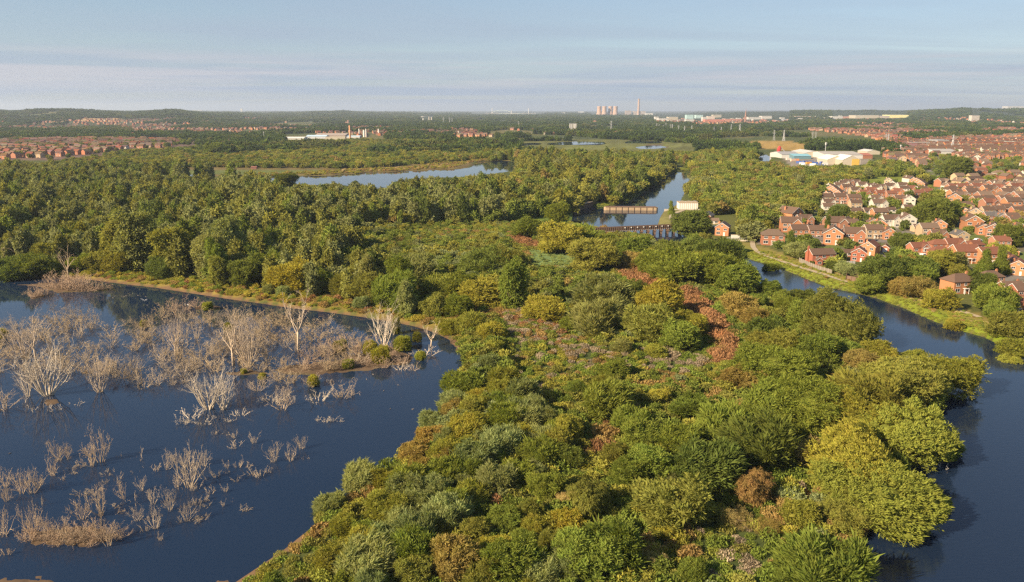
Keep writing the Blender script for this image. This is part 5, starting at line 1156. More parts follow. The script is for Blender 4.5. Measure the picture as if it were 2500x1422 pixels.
# ------------------------------------------------------------------ sluices, bridges and fences by the river
def slab(mb, a, b, w, z0, z1, m=0, off=0.0):
    """a straight bar from a to b (ground points), w wide"""
    a, b = Vector((a[0], a[1], 0)), Vector((b[0], b[1], 0)); d = (b - a).normalized(); n = Vector((-d.y, d.x, 0))
    p = [a + n * (off - w/2), b + n * (off - w/2), b + n * (off + w/2), a + n * (off + w/2)]
    mb.add([(q.x, q.y, z0) for q in p] + [(q.x, q.y, z1) for q in p], [(3,2,1,0),(4,5,6,7),(0,1,5,4),(1,2,6,5),(2,3,7,6),(3,0,4,7)], m)
M['brown'] = plain('brown_timber', (.15, .095, .065), .9, .3, .8); M['tan'] = plain('tan_capping', (.36, .27, .17), .9, .25, .5); M['path'] = plain('pale_path', (.34, .28, .19), .95, .15, .3)
# road bridge across the weir stream
A, B = at(1440, 579, 0), at(1668, 568, 0); o = empty('footbridge', (A.x, A.y, 0)); L0 = B - A
def rel(p): return Vector((p[0] - A.x, p[1] - A.y, 0))
mb = MB(); slab(mb, (0, 0), L0, 3.2, 2.3, 2.7); mb.build('deck', M['concrete'], o)
mb = MB(); slab(mb, (0, 0), L0, .18, 2.75, 4.4, off=-1.5)
n = int(L0.length / 1.1)
for i in range(n): q = L0 * ((i + .5) / n); mb.box(q.x - .08, q.x + .08, q.y - 1.78, q.y - 1.62, 2.4, 4.5)
pr = mb.build('parapet', M['brown'], o)
mb = MB(); slab(mb, (0, 0), L0, .18, 2.75, 4.3, off=1.5); mb.build('parapet', M['brown'], o)
for i in range(10):
    q = L0 * (.36 + i * .066); mb = MB(); mb.box(-.26, .26, -.05, .05, .15, .62); s_ = mb.build('sign_plate', M['trim'], pr, (q.x, q.y - 1.90, 3.6))
for i in range(9):
    q = L0 * (.40 + i * .07); mb = MB(); mb.box(-.45, .45, -1.9, 1.9, -1.2, 2.298); mb.box(-.8, .8, -2.2, -1.2, 1.5, 1.9); mb.build('pier', M['brown'], o, (q.x, q.y, 0))
tag(o, 'long brown footbridge on concrete piers crossing the river below the weir pool', 'bridge')
# low sluice wall across the pool, round-ended
A2, B2 = at(1480, 513, 0), at(1600, 514, 0); o = empty('sluice_wall', (A2.x, A2.y, 0)); d2 = B2 - A2
mb = MB(); slab(mb, (0, 0), d2, 3.0, -1.5, 1.9); mb.lathe([(1.5, -1.5), (1.5, 1.9), (0, 1.9)], 16); 
mb2 = MB(); mb2.V = [(x + d2.x, y + d2.y, z) for x, y, z in mb.V[8:]]; mb.add(mb2.V, [tuple(i for i in f) for f in [tuple(j - 8 for j in f) for f in mb.F[6:]]])
wl = mb.build('wall', M['tan'], o)
mb = MB(); slab(mb, (-.3, 0), d2 * 1.01, 3.3, 1.92, 2.25); mb.build('coping', M['brown'], o)
for i in range(8):
    q = d2 * ((i + .5) / 8); mb = MB(); mb.box(-.12, .12, -1.75, -1.52, -1, 1.9); mb.build('fender', M['brown'], o, (q.x, q.y, 0))
tag(o, 'low tan sluice wall lying across the weir pool', 'wall')
A3, B3 = at(1398, 519, 0), at(1452, 501, 0); o = empty('quay_wall', (A3.x, A3.y, 0)); d3 = B3 - A3
mb = MB(); slab(mb, (0, 0), d3, 2.2, -1.5, 3.0); mb.build('wall', M['brown'], o); mb = MB(); slab(mb, (0, 0), d3, 2.6, 3.02, 3.25); mb.build('coping', M['tan'], o)
tag(o, 'dark brown timber quay wall at the left end of the weir pool', 'wall')
# white walled compound beside the weir with hoops on top
p = at(1680, 513, .8); k = ppm(p); w = 23 / k; o = empty('pump_house', (p.x, p.y, .7), math.radians(-3))
mb = MB(); mb.box(-w, w, 0, 8, 0, 4.3); mb.build('wall', M['trim'], o)
mb = MB(); mb.box(-w - .15, w + .15, -.15, 8.15, 4.303, 4.6); mb.build('roof', M['tan'], o)
mb = MB()
for i in range(9): x = -w + .8 + i * (2 * w - 1.6) / 8; mb.box(x - .06, x + .06, -.06, -.003, .2, 4.1)
mb.build('panel_rib', M['tan'], o)
for i in range(3):
    x = -w + w / 3 + i * w * 2 / 3; mb = MB(); mb.tube([(x + math.cos(a) * w / 3.2, .4, 4.6 + math.sin(a) * 1.0) for a in [j * math.pi / 8 for j in range(9)]], .09, 5); mb.build('hoop', M['steel'], o)
mb = MB(); slab(mb, (-w - 9, -2.6), (w + 2, -2.2), .3, -1.5, .9); mb.build('apron_wall', M['concrete'], o)
tag(o, 'white box-shaped pump house with arched hoops beside the weir', 'building')
def sheet(name, pts, wid, z, mat, label=None):
    P = [at(x, y, z) for x, y in pts]; V = []; Fc = []
    for i, p in enumerate(P):
        d = (P[min(i + 1, len(P) - 1)] - P[max(i - 1, 0)]).normalized(); n = Vector((-d.y, d.x, 0)); zz = gz(p.x, p.y) + .14
        V += [(p.x - n.x * wid / 2, p.y - n.y * wid / 2, zz + z - 1), (p.x + n.x * wid / 2, p.y + n.y * wid / 2, zz + z - 1)]
        if i: Fc.append((2*i - 2, 2*i, 2*i + 1, 2*i - 1))
    me = mesh_np(name, V, Fc, [mat]); 
    o = link(name, me); tag(o, kind='structure'); return o
sheet('path', [(1668,514),(1652,520),(1640,527),(1638,535),(1645,542),(1658,548)], 2.6, 1.05, M['path'])
sheet('path', [(1835,583),(1837,594),(1839,604),(1848,615),(1870,626),(1905,638),(1960,656),(2020,674),(2070,690)], 2.2, 1.08, M['path'])
sheet('path', [(2325,752),(2345,760),(2370,768),(2392,775)], 2.0, 1.08, M['path'])
# lock gate rail where the paths meet
p0, p1 = at(1775, 588, .9), at(1845, 590, .9); o = empty('lock_railing', (p0.x, p0.y, .8)); d = p1 - p0
mb = MB(); slab(mb, (0, 0), d, .5, 0, .7); mb.build('kerb_wall', M['concrete'], o)
mb = MB(); slab(mb, (0, 0), d, .08, 1.6, 1.7); slab(mb, (0, 0), d, .08, 1.15, 1.22); mb.build('rail', M['steel'], o)
mb = MB()
for i in range(15): q = d * (i / 14); mb.box(q.x - .05, q.x + .05, q.y - .05, q.y + .05, .7, 1.75)
mb.build('post', M['steel'], o); tag(o, 'grey railing on a low wall beside the lone brick house', 'railing')
p = at(1795, 582, .9); o = empty('barrier_wall', (p.x, p.y, .8)); mb = MB(); mb.box(-2, 2, -.2, .2, 0, 1.7); mb.build('wall', M['trim'], o); mb = MB(); mb.box(-2.1, 2.1, -.25, .25, 1.703, 1.85); mb.build('coping', M['tan'], o); tag(o, 'short cream wall right of the lone brick house', 'wall')
def fence(pts, h, n, matp, matr, label):
    P = [at(x, y, .9) for x, y in pts]; o = empty('garden_fence', (P[0].x, P[0].y, .8))
    for a, b in zip(P[:-1], P[1:]):
        d = b - a; k = max(1, int(round(d.length / 1.9))); a = a - P[0]
        for i in range(k):
            s, e = a + d * (i / k), a + d * ((i + 1) / k); mb = MB(); slab(mb, s + (e - s) * .06, s + (e - s) * .94, .08, .05, h); mb.build('panel', matp, o)
            mb = MB(); mb.box(-.08, .08, -.08, .08, -.3, h + .12); mb.build('post', matr, o, (s.x, s.y, 0))
    tag(o, label, 'fence')
M['fencegrey'] = plain('weathered_fence', (.19, .165, .13), .9, .2, 1.0)
fence([(1951,641),(1975,652),(2003,663),(2031,671)], 1.9, 0, M['fencegrey'], M['concrete'], 'weathered grey panel fence with concrete posts behind the riverside path')
fence([(2065,684),(2070,674),(2103,679),(2104,692),(2066,685)], 1.9, 0, M['brown'], M['brown'], 'dark brown panel fence round a small riverside garden')
fence([(2035,640),(2060,648),(2088,646)], 1.6, 0, M['trim'], M['concrete'], 'pale garden wall fence below the red brick houses')
# cars
def car(px, py, col, cname, where, rz=.3):
    p = at(px, py, .9); o = empty('parked_car', (p.x, p.y, gz(p.x, p.y) + .02), rz)
    mb = MB(); prof = [(-2.1,.35),(-2.12,.7),(-1.5,.85),(-.95,1.38),(.75,1.42),(1.5,.92),(2.05,.8),(2.1,.35)]
    n = len(prof); V = [(x, -.82 if z < 1.2 else -.66, z) for x, z in prof] + [(x, .82 if z < 1.2 else .66, z) for x, z in prof]
    mb.add(V, [tuple(range(n)), tuple(reversed(range(n, 2 * n)))] + [((i + 1) % n, i, i + n, (i + 1) % n + n) for i in range(n)]); mb.build('body', M['carpaint'], o, color=col)
    mb = MB(); mb.add([(-1.3,-.80,.95),(-.85,-.69,1.33),(.65,-.69,1.36),(1.25,-.80,.98)], [(0,3,2,1)]); mb.add([(-1.3,.80,.95),(-.85,.69,1.33),(.65,.69,1.36),(1.25,.80,.98)], [(0,1,2,3)])
    mb.add([(.80,-.62,1.41),(1.48,-.72,.97),(1.48,.72,.97),(.80,.62,1.41)], [(0,1,2,3)]); mb.build('windows', M['glass'], o)
    for x in (-1.3, 1.3):
        for y in (-.78, .78):
            mb = MB(); mb.tube([(x, y - .1, .33), (x, y + .1, .33)], .33, 12); mb.build('wheel', M['rubber'], o)
    tag(o, '%s car parked %s' % (cname, where), 'car', 'cars parked between the houses')
for a in [(2255,628,(.75,.75,.75),'white','before the half-timbered house'),(2265,631,(.05,.07,.14),'dark blue','before the half-timbered house'),(2062,482,(.04,.08,.3),'blue','left of the white-house cluster'),(2074,483,(.6,.62,.65),'silver','left of the white-house cluster'),
          (2452,560,(.75,.75,.75),'white','near the grey-roofed house'),(2459,559,(.6,.62,.65),'silver','near the grey-roofed house'),(2418,503,(.05,.06,.08),'black','in the back right rows'),(1731,557,(.6,.6,.62),'silver','outside the brick house by the weir'),(1743,558,(.06,.06,.08),'black','outside the brick house by the weir'),
          (2120,496,(.7,.7,.7),'white','beside the white houses'),(2325,575,(.3,.03,.03),'dark red','under the right-hand rows'),(2386,590,(.6,.62,.65),'silver','between brick houses at right'),(2496,708,(.45,.03,.03),'red','beside the half-timbered house at the photo edge')]:
    car(*a)

# ------------------------------------------------------------------ buildings of the plain
def block(name, x0, x1, yt, yb, depth, wall, roof, label, kind='flat', cat='building', bands=0, door=None, rise=.18, wincol=None):
    p = at((x0 + x1) / 2, yb, 1.0); k = ppm(p); w = (x1 - x0) / 2 / k; h = (yb - yt) / k; o = empty(name, (p.x, p.y, gz(p.x, p.y)))
    h = max(h, 2.5)
    if kind == 'flat':
        mb = MB(); mb.box(-w, w, 0, depth, -1, h); mb.build('wall', M['paint'], o, color=wall); mb = MB(); mb.box(-w - .3, w + .3, -.3, depth + .3, h + .003, h + .5); mb.build('roof', M['paint'], o, color=roof)
    else:
        rz = h * rise * 2; e = h - rz; mb = MB(); mr = MB(); gable(mb, mr, None, -w, w, 0, depth, e, rz, 'x' if kind == 'x' else 'y', ov=.4, zb=-1); mb.build('wall', M['paint'], o, color=wall); mr.build('roof', M['paint'], o, color=roof)
    for i in range(bands):
        z = h * (i + .45) / bands; mb = MB(); n = max(2, int(2 * w / 4.0)); t = min(1.5, h / bands * .45)
        for j in range(n): x = -w + (j + .5) * 2 * w / n; mb.box(x - w / n * .62, x + w / n * .62, -.12, -.004, z, z + t)
        mb.build('window_band', M['glass'], o)
    if door:
        dx, dw, dh, dc = door; mb = MB(); mb.box(dx * w - dw, dx * w + dw, -.25, -.003, 0, dh); mb.build('loading_door', M['paint'], o, color=dc)
    tag(o, label, cat); return o
Wh, Cr, Gy, Tl, Br, Rf = (.47,.46,.43), (.40,.36,.28), (.28,.28,.28), (.11,.20,.235), (.27,.12,.07), (.34,.32,.29)
for a in [
 ('factory_building',1908,1953,373,387,45,Wh,Gy,'white factory shed with grey roof right of the red hopper','x'),('factory_building',1938,1980,378,389,30,Tl,(.20,.40,.48),'teal factory shed before the white sheds','x'),('factory_building',1964,2010,369.5,383,50,Cr,Wh,'white shed with shallow gable behind the teal shed','y'),
 ('factory_building',2016,2060,373,388,60,Wh,Rf,'long white shed left of centre of the industrial estate','x'),('factory_building',2061,2106,373,388,60,Wh,Rf,'white shed at the back right of the industrial estate','x'),('factory_building',2106,2130,376,388,30,Br,(.33,.13,.09),'red brick works building at the estate\'s right end','x'),('factory_building',2117,2148,367,378,30,Cr,Wh,'small cream shed behind the red brick works','y'),
 ('warehouse',2218,2244,357,365,25,Wh,(.8,.78,.74),'small white-roofed warehouse left of the terraces','x'),('warehouse',2232,2283,349,360,40,Gy,Rf,'grey warehouse with pale roof among trees','x'),('warehouse',2286,2340,366,379,45,Wh,Rf,'long white warehouse above the brick terraces','x'),('warehouse',2280,2303,358,364,20,Cr,(.55,.42,.32),'tan-roofed warehouse behind the long white one','x'),
 ('warehouse',2288,2316,343,355,30,Gy,Gy,'dark grey industrial building by the pylons','flat'),('warehouse',2362,2402,347,354,30,Cr,(.6,.55,.47),'pale flat warehouse left of the yellow building','flat'),('warehouse',2407,2451,348,355,30,Cr,(.66,.63,.45),'cream warehouse joined to the yellow building','x'),('warehouse',2451,2478,346.5,356,30,(.80,.66,.04),(.55,.58,.5),'bright yellow warehouse near the right edge','flat'),
 ('warehouse',2459,2497,266.5,277.5,150,Wh,Wh,'huge white distribution hall on the right skyline','flat'),('warehouse',2366,2454,273,277.5,120,Wh,Wh,'very long low white hall on the right skyline','flat'),('warehouse',2310,2366,272.5,276,80,Gy,Gy,'low grey hall on the right skyline','flat'),
 ('tower_block',2371,2390,286,299.5,25,(.48,.43,.37),Gy,'grey concrete office block standing alone at right','flat'),('warehouse',2088,2145,287.5,294.5,90,Cr,Wh,'long cream warehouse in the middle distance at right','flat'),('warehouse',2146,2170,289,294.5,80,(.40,.35,.30),Gy,'brown-grey warehouse between two cream ones','flat'),('warehouse',2171,2217,287.5,294.5,90,(.66,.6,.28),Wh,'long yellowish warehouse right of the cream one','flat'),
 ('office_building',2057,2088,289,294,60,(.45,.25,.2),Gy,'pinkish brick office building left of the cream warehouse','flat'),('office_building',2031,2057,288,294.5,60,Wh,Wh,'white office building left of the pinkish one','flat'),('office_building',1942,1979,288,293,60,(.52,.36,.3),Wh,'pale pink building right of the town centre','flat'),('office_building',1860,1884,286,293,60,Wh,Wh,'white building at the town centre\'s right end','flat'),
 ('office_building',1827,1858,288,293.5,60,Wh,Gy,'long low white building right of the church spire','flat'),('office_building',1600,1608,286,295,50,Wh,Wh,'white tower at the left end of the town','flat'),('office_building',1608,1632,289.5,296,60,Wh,Gy,'white hospital wing left of the cream block','flat'),('office_building',1632,1655,286.5,296,60,Cr,Wh,'cream block in the left of the town','flat'),
 ('office_building',1661,1675,292,298,50,(.18,.14,.13),Gy,'dark brown office block in the town','flat'),('office_building',1676,1693,281,292,50,(.35,.50,.50),Tl,'pale teal market building in the town','flat'),('office_building',1699,1716,282,290,50,(.38,.52,.52),Tl,'second pale teal building of the town','flat'),('office_building',1675,1694,292.5,299.5,40,Wh,Gy,'white office block before the teal market building','flat'),
 ('office_building',1716,1727,287,297,40,Wh,Gy,'narrow white office block in the town centre','flat'),('office_building',1728,1745,285,293,40,(.55,.45,.38),Gy,'beige block in the town centre','flat'),('office_building',1741,1761,283.5,290,50,Cr,Wh,'tall cream block behind the red brick town centre','flat'),('office_building',1721,1768,292,299,50,(.45,.17,.12),Gy,'wide red brick building in the town','flat'),
 ('office_building',1770,1812,291,297.5,50,(.48,.22,.15),Gy,'red brick building left of the church spire','flat'),('tower_block',1391,1398,303,316,14,Wh,Wh,'left white tower block in the middle distance','flat'),('tower_block',1399.5,1407,303,316,14,(.62,.6,.55),Wh,'right white tower block in the middle distance','flat'),
 ('factory_building',769,843,327,338,60,(.36,.29,.24),(.33,.28,.24),'brown-roofed factory hall left of the orange chimney','x'),('factory_building',747,796,331,339,30,(.45,.47,.5),(.42,.55,.66),'blue-grey roofed factory hall','x'),('factory_building',693,742,335.5,341.5,30,Wh,(.62,.62,.6),'white factory shed at the works\' left end','x'),('factory_building',795,843,335,341.5,10,Cr,Cr,'cream front building of the works','flat'),
 ('factory_building',846,878,332,338,25,Wh,(.45,.55,.62),'white shed right of the orange chimney','x'),('factory_building',612,642,340,345,20,Cr,Rf,'low pale building at the track left of the works','flat'),('office_building',1530,1542,297,301,20,Wh,Wh,'small white hall below the cooling towers','flat'),('office_building',1504,1522,319,323,20,Wh,Gy,'low white shed in the middle wood','flat'),('office_building',1552,1580,320,324,25,(.5,.3,.2),Gy,'low brick works in the middle wood','flat'),
 ('factory_building',1527,1541,271,281,60,(.33,.28,.25),(.3,.28,.27),'brown turbine hall left of the tall chimney','flat'),('factory_building',1547,1576,272.5,281,80,(.36,.31,.27),(.35,.3,.27),'long boiler house at the foot of the tall chimney','flat'),('factory_building',1576,1594,277,281.5,60,Wh,Gy,'low white building right of the power station','flat'),
 ('bird_hide',835.5,859,403.5,409.5,4,(.26,.09,.07),(.35,.12,.09),'dark red bird hide on the far bank of the middle lake','x'),('bird_hide',613,626,408,413,4,(.22,.10,.08),(.2,.09,.07),'small brown bird hide left of the middle lake','x'),
 ('farm_building',107,127,278.5,283,40,Cr,Cr,'cream hall on the wooded hill at far left','flat'),('water_tower',587.5,592.5,268.5,278,12,Wh,Wh,'white square tower on the skyline at left','flat'),('farm_building',470,494,272.5,275.5,40,Wh,Wh,'low white hall on the left skyline ridge','flat'),('office_building',316,336,294,297,30,Cr,Gy,'low cream hall below the left hill','flat'),
 ('office_building',1448,1456,294,302,14,(.40,.20,.14),Br,'red brick church hall below the cooling towers','y'),('office_building',2250,2262,322,326,20,Wh,Gy,'white gabled building among distant trees at right','y'),('office_building',1372,1380,275.5,279.5,40,Wh,Wh,'small white plant on the estuary skyline','flat'),('office_building',1412,1426,273,277,40,(.6,.6,.6),Wh,'pale block on the estuary skyline','flat')]:
    big = a[0] in ('tower_block', 'office_building'); block(*a[:9], kind=a[9], bands=(5 if a[0] == 'tower_block' else 2 if big else 0))
block('warehouse', 2019, 2066, 381, 402, 30, Cr, (.70,.66,.52), 'large cream-roofed warehouse with blue door in the industrial estate', 'y', door=(.75, 3, 3.5, (.05,.25,.55)), rise=.22)
block('warehouse', 2056, 2100, 381, 405, 30, Cr, (.60,.58,.54), 'large cream warehouse with yellow door in the industrial estate', 'y', door=(.45, 4, 7, (.50,.34,.07)), rise=.22)
# the many lesser roofs of the distant town centre
tb = random.Random(12); ti = []
for i in range(46):
    x = tb.uniform(1600, 1925) if i < 34 else tb.uniform(1935, 2060); yb = tb.uniform(292, 298.5); w = tb.uniform(3, 10); h = tb.uniform(1.8, 4.6); cn, c = tb.choice([('white', Wh), ('white', Wh), ('cream', Cr), ('brick', (.33,.15,.10)), ('brick', (.33,.15,.10)), ('grey', Gy), ('pinkish', (.40,.27,.21))])
    o = block('office_building', x - w / 2, x + w / 2, yb - h, yb, 25, c, tb.choice([Wh, Gy, Rf]), 'x', bands=1); o['group'] = 'lesser buildings of the distant town'; ti.append((o, 'small %s building in the distant town %s' % (cn, 'left of the spire' if x < 1815 else 'right of the spire'), x))
unique_labels(ti, None)
# skips, containers and lorries in the yard
yi = []
for x, y, c, n in [(1950,399,(.08,.14,.38),'blue'),(1958,403,(.75,.76,.78),'white'),(1966,398,(.09,.15,.36),'blue'),(1974,401,(.6,.3,.06),'orange'),(1981,397,(.1,.12,.2),'dark blue'),(1990,401,(.08,.14,.38),'blue'),(1999,396,(.05,.05,.06),'black'),(2007,400,(.07,.12,.34),'blue'),(2014,403,(.5,.5,.5),'grey'),
                   (1936,394,(.6,.45,.35),'tan'),(1944,393,(.45,.2,.1),'brown'),(1984,405,(.7,.72,.75),'white'),(1960,408,(.7,.72,.76),'white'),(2003,407,(.12,.16,.3),'dark blue'),(1925,391,(.6,.55,.48),'tan')]:
    p = at(x, y, 1); o = empty('container', (p.x, p.y, .9), R.uniform(-.4, .4)); mb = MB(); mb.box(-3, 3, -1.2, 1.2, 0, 2.5); mb.build('body', M['paint'], o, color=c)
    mb = MB()
    for i in range(9): mb.box(-2.9 + i * .7, -2.75 + i * .7, -1.26, -1.203, .1, 2.4)
    mb.build('rib', M['paint'], o, color=tuple(v * .8 for v in c)); tag(o, None, 'container', 'containers in the industrial yard'); yi.append((o, '%s container in the industrial yard before the teal shed' % n, x))
unique_labels(yi, None)
p = at(1900.5, 374, 1); o = empty('hopper', (p.x, p.y, .9)); mb = MB(); mb.tube([(0,0,0),(.4,0,5),(1.2,0,9.5)], [2.2,2.6,1.6], 8); mb.build('body', M['paint'], o, color=(.55,.04,.04)); mb = MB(); mb.tube([(1.2,0,8.5),(9,0,2)], .5, 5); mb.build('conveyor', M['steel'], o); tag(o, 'bright red hopper with conveyor left of the white sheds', 'hopper')
# the power station
towers = []
p0 = at(1463.8, 281.8, 1)
for i, x in enumerate((1463.8, 1475.3, 1491.2, 1502.4)):
    p = at(x, 282.0, 1); k = ppm(p); r = 6.3 / k; h = 21.3 / k; mb = MB(); prof = [(r * (.80 + .36 * ((t - .72) ** 2 if t < .72 else .6 * (t - .72) ** 2) / .52), h * (.05 + .95 * t)) for t in [j / 14 for j in range(15)]]
    prof[0] = (r, prof[0][1])
    inner = [(q[0] - 1, q[1]) for q in reversed(prof)]; o = empty('cooling_tower', (p.x, p.y + (0 if i % 2 else 40), gz(p.x, p.y)))
    mb.lathe(prof + inner, 40); mb.build('shell', M['tower'] if 'tower' in M else M.setdefault('tower', plain('tower_concrete', (.42, .29, .215), .95, .12, .03)), o, smooth=True)
    mb = MB()
    for j in range(24): a = j * math.pi / 12; mb.tube([(r * 1.03 * math.cos(a), r * 1.03 * math.sin(a), 0), (r * .99 * math.cos(a + .1), r * .99 * math.sin(a + .1), h * .055)], .8, 4)
    mb.build('leg_ring', M['concrete'], o); tag(o, None, 'cooling tower', 'cooling towers of the power station'); towers.append((o, 'tall waisted concrete cooling tower of the power station on the skyline', x))
unique_labels(towers, None)
def chimney(name, x, yt, yb, w, mat, label, ring=None, top=.8):
    p = at(x, yb, 1); k = ppm(p); h = (yb - yt) / k; r = w / 2 / k; o = empty(name, (p.x, p.y, gz(p.x, p.y))); mb = MB(); mb.lathe([(r, 0), (r * (.5 + top / 2), h * .5), (r * top, h), (r * top * .8, h), (r * top * .8, h - 2)], 20); mb.build('stack', mat, o, smooth=False)
    mb = MB(); z = h * (ring or .96); mb.lathe([(r * 1.0, z), (r * 1.12, z + .1), (r * 1.12, z + h * .02 + .3), (r * .9, z + h * .02 + .4)], 20); mb.build('ring', M['concrete'], o); tag(o, label, 'chimney' if 'silo' not in name else 'silo')
chimney('chimney', 1558.4, 242.8, 281, 5.6, M['tower'], 'very tall pale concrete power station chimney on the skyline')
M['orangebrick'] = plain('orange_brick', (.58, .29, .15), .9, .12, .3)
chimney('chimney', 855, 307.6, 341, 5.0, M['orangebrick'], 'orange brick factory chimney with dark ring at the works', ring=.6)
for x, yt, yb, w, l in [(877.3,315,333,2.8,'slim white silo left of the pair at the works'),(889,317.6,335,4.8,'broad white silo, left one of the pair'),(894.2,315,335,2.8,'slim tall silo joined right of the broad white one'),(924.6,315,330,3.2,'white silo standing apart at the works\' right'),(1048,285.5,296,3.2,'grey silo right of the mushroom water tower'),(1054,286.5,296,3.2,'second grey silo right of the water tower')]:
    chimney('silo', x, yt, yb, w, M['trim'] if 'grey' not in l else M['concrete'], l, top=.97)
p = at(1033.4, 295.5, 1); k = ppm(p); h = 9.9 / k; o = empty('water_tower', (p.x, p.y, gz(p.x, p.y))); mb = MB(); mb.lathe([(1.4 / k, 0), (1.1 / k, h * .75), (1.2 / k, h * .8)], 14); mb.build('stem', M['trim'], o); mb = MB(); mb.lathe([(1.2 / k, h * .78), (5.5 / k, h * .88), (6.2 / k, h * .98), (5.5 / k, h * 1.02), (0, h * 1.03)], 24); mb.build('tank', M['trim'], o); tag(o, 'white mushroom-shaped water tower in the far middle distance', 'water tower')
# arched bridge and the masts of the cable bridge on the estuary
p = at(1225, 281, 1); k = ppm(p); o = empty('arch_bridge', (p.x, p.y, gz(p.x, p.y))); mb = MB(); r_ = 24 / k
M['palegreen'] = plain('pale_green_steel', (.52, .60, .50), .6, .05)
for dy in (0, 14): mb.tube([(math.cos(a) * r_, dy, 12 + math.sin(a) * 8.6 / k) for a in [j * math.pi / 16 for j in range(17)]], 2.2, 4)
mb.build('arch', M['palegreen'], o); mb = MB(); mb.box(-r_ * 1.05, r_ * 1.05 + 46 / k, 0, 14, 14, 17); mb.build('deck', M['palegreen'], o)
for sx in [-1 + j / 4 for j in range(1, 8)]: mb = MB(); mb.box(sx * r_ - .5, sx * r_ + .5, 0, 1.5, 17, 12 + math.sqrt(max(0, 1 - sx * sx)) * 8.6 / k - 1); mb.build('hanger', M['palegreen'], o)
for sx in (-1, 1): mb = MB(); mb.box(sx * r_ - 3, sx * r_ + 3, 0, 14, 0, 28); mb.build('pier', M['concrete'], o)
tag(o, 'pale green arched steel bridge on the hazy skyline', 'bridge')
mi_ = []
for x, yt in ((1200, 264.5), (1248.5, 270.5), (1292, 265.5)):
    p = at(x, 281.5, 1); k = ppm(p); h = (281.5 - yt) / k; o = empty('bridge_mast', (p.x, p.y + 300, gz(p.x, p.y))); mb = MB(); mb.lathe([(4, 0), (2.6, h), (0, h)], 10); mb.build('mast', M['trim'], o); mb = MB()
    for j in (-1, 1): mb.tube([(0, 0, h * .95), (j * 16 / k, 0, h * .25)], .8, 3)
    mb.build('stay_cable', M['steel'], o); mb = MB(); mb.box(-18 / k, 18 / k, -8, 8, h * .2, h * .2 + 3); mb.build('deck', M['concrete'], o); tag(o, None, 'bridge mast', 'masts of the cable-stayed bridge'); mi_.append((o, 'white mast of the far cable-stayed bridge on the skyline', x))
unique_labels(mi_, None)
# church spire
p = at(1819, 303, 1); k = ppm(p); h = 38 / k; M['sandstone'] = plain('red_sandstone', (.30, .17, .13), .9, .15, .2); o = empty('church', (p.x, p.y, gz(p.x, p.y))); w = 2.0 / k
mb = MB(); mb.box(-w, w, -w, w, 0, h * .48); mb.build('tower', M['sandstone'], o); mb = MB(); mb.lathe([(w * .98, h * .482), (w * .5, h * .73), (0.02, h)], 8); mb.build('spire', M['sandstone'], o)
mb = MB(); mr = MB(); gable(mb, mr, None, w + .01, w * 5, -w * .9, w * .9, h * .16, h * .10, 'x', ov=.2); mb.build('nave', M['sandstone'], o); mr.build('roof', M['roof'], o, color=ROOFC['grey']); tag(o, 'church with a tall dark red sandstone spire above the town', 'church')
p = at(849.6, 301, 1); o = empty('church', (p.x, p.y, gz(p.x, p.y))); k = ppm(p); w = 1.7 / k; mb = MB(); mb.box(-w, w, -w, w, 0, 7 / k); mb.build('tower', M['sandstone'], o); mb = MB(); mb.box(-w*4, -w-.01, -w, w, 0, 3 / k); mb.build('nave', M['sandstone'], o); tag(o, 'square brick church tower above trees behind the orange chimney', 'church')
# electricity pylons: lattice of legs, braces and three pairs of arms
def lattice(h, w):
    mb = MB(); L = [(w, 0), (w * .62, h * .35), (w * .33, h * .62), (w * .2, h)]; t = .34
    for sx in (-1, 1):
        for sy in (-1, 1): mb.tube([(sx * a, sy * a, z) for a, z in L], [t * 1.6, t * 1.4, t * 1.2, t * .8], 3)
    n = 11
    def wz(z): return float(np.interp(z, [q[1] for q in L], [q[0] for q in L]))
    for i in range(n):
        z0, z1 = h * i / n, h * (i + 1) / n; a, b = wz(z0), wz(z1)
        for s in (-1, 1):
            for f in (1, -1): mb.tube([(-f * a, s * a, z0), (f * b, s * b, z1)], t * .7, 3); mb.tube([(s * a, -f * a, z0), (s * b, f * b, z1)], t * .7, 3)
    return mb.mesh('lattice', [M['steel']])
def arm_mesh(h, z, L_):
    mb = MB()
    for s in (-1, 1): mb.tube([(0, -.6, z + h * .03), (s * L_, 0, z)], .3, 3); mb.tube([(0, .6, z - h * .005), (s * L_, 0, z)], .3, 3); mb.tube([(s * L_, 0, z), (s * L_, 0, z - 2.4)], .12, 3)
    return mb.mesh('arm', [M['steel']])
LAT = lattice(46, 4.4); ARMS = [arm_mesh(46, 46 * f, l) for f, l in ((.68, 7.0), (.80, 9.0), (.92, 6.0))]
py_ = []
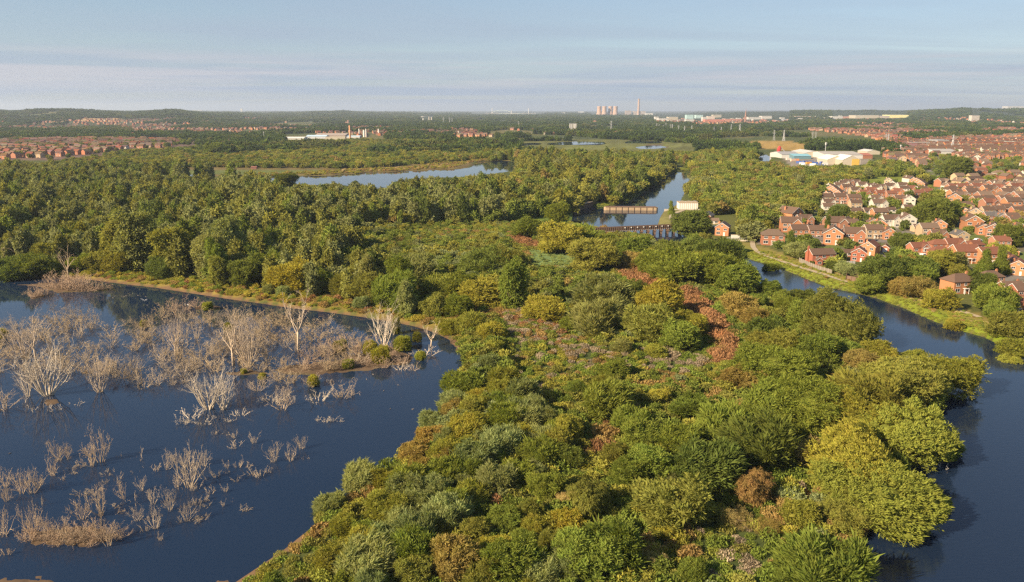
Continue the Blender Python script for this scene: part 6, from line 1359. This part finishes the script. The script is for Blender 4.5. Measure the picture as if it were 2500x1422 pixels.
for x, yt, yb in [(1492,296.6,323),(1603,301.5,315.5),(1609,304,315.5),(1619.5,305.5,316.5),(1625.5,300,315),(1637,304,319),(1641,304,321),(1656.5,305.5,324),(1671,308.5,328),(1688.5,307,323),(1743,311,329.5),(1760,311,328),(1784.5,304,328),(1805.5,303.5,328),(1890,319.5,344),(1889.5,318.5,343.5),(1913,318.5,345),
                   (1983.5,322,340),(1991,322,340),(2162,327.5,351.5),(2167.5,327.5,351.5),(2287,336,346),(2324.5,330,363),(2463,278.5,289),(1266,297,311),(1083,287,303),(1104,289,304),(1098,287,305)]:
    if x == 1890: continue
    p = at(x, yb, 1); k = ppm(p); h = (yb - yt) / k; o = empty('pylon', (p.x, p.y, gz(p.x, p.y)), R.uniform(-.6, .6)); s = h / 46; o.scale = (s, s, s); link('lattice', LAT, o)
    for a in ARMS: link('arm', a, o)
    tag(o, None, 'pylon', 'electricity pylons crossing the plain'); py_.append((o, 'grey lattice electricity pylon %s' % ('above the middle wood' if x < 1500 else 'in the cluster before the town' if x < 1700 else 'between the town and the marsh' if x < 1850 else 'behind the dry yellow field' if x < 2000 else 'on the plain at right'), x))
unique_labels(py_, None)
for x, yt, yb, l in [(2013.6,348,384,'phone mast with antenna drum beside the white sheds'),(2197,354,379,'slim phone mast at the head of the terraces'),(645,322,342,'slim phone mast left of the works')]:
    p = at(x, yb, 1); k = ppm(p); h = (yb - yt) / k; o = empty('phone_mast', (p.x, p.y, .9)); mb = MB(); mb.tube([(0, 0, 0), (0, 0, h)], [.5, .3], 6); mb.build('mast', M['steel'], o)
    for j in range(3): a = j * 2.09; mb = MB(); mb.box(-.25, .25, -.2, .2, h * .82, h * .98); mb.build('antenna', M['trim'], o, (math.cos(a) * .9, math.sin(a) * .9, 0))
    tag(o, l, 'mast')

# ------------------------------------------------------------------ the air over the plain
def haze():
    mb = MB(); mb.box(-16000, 16000, -3000, 24000, -3.2, 200.0); m, nt, N, L = new_mat('haze'); out = N('ShaderNodeOutputMaterial'); v = N('ShaderNodeVolumePrincipled')
    v.inputs['Color'].default_value = (.72, .84, 1.0, 1); v.inputs['Density'].default_value = HAZE; v.inputs['Anisotropy'].default_value = 0.2
    L(v.outputs[0], out.inputs['Volume']); o = mb.build('haze', m); tag(o, 'thin blue haze over the far plain', 'haze', None, 'stuff')
HAZE = 6.6e-5
haze()
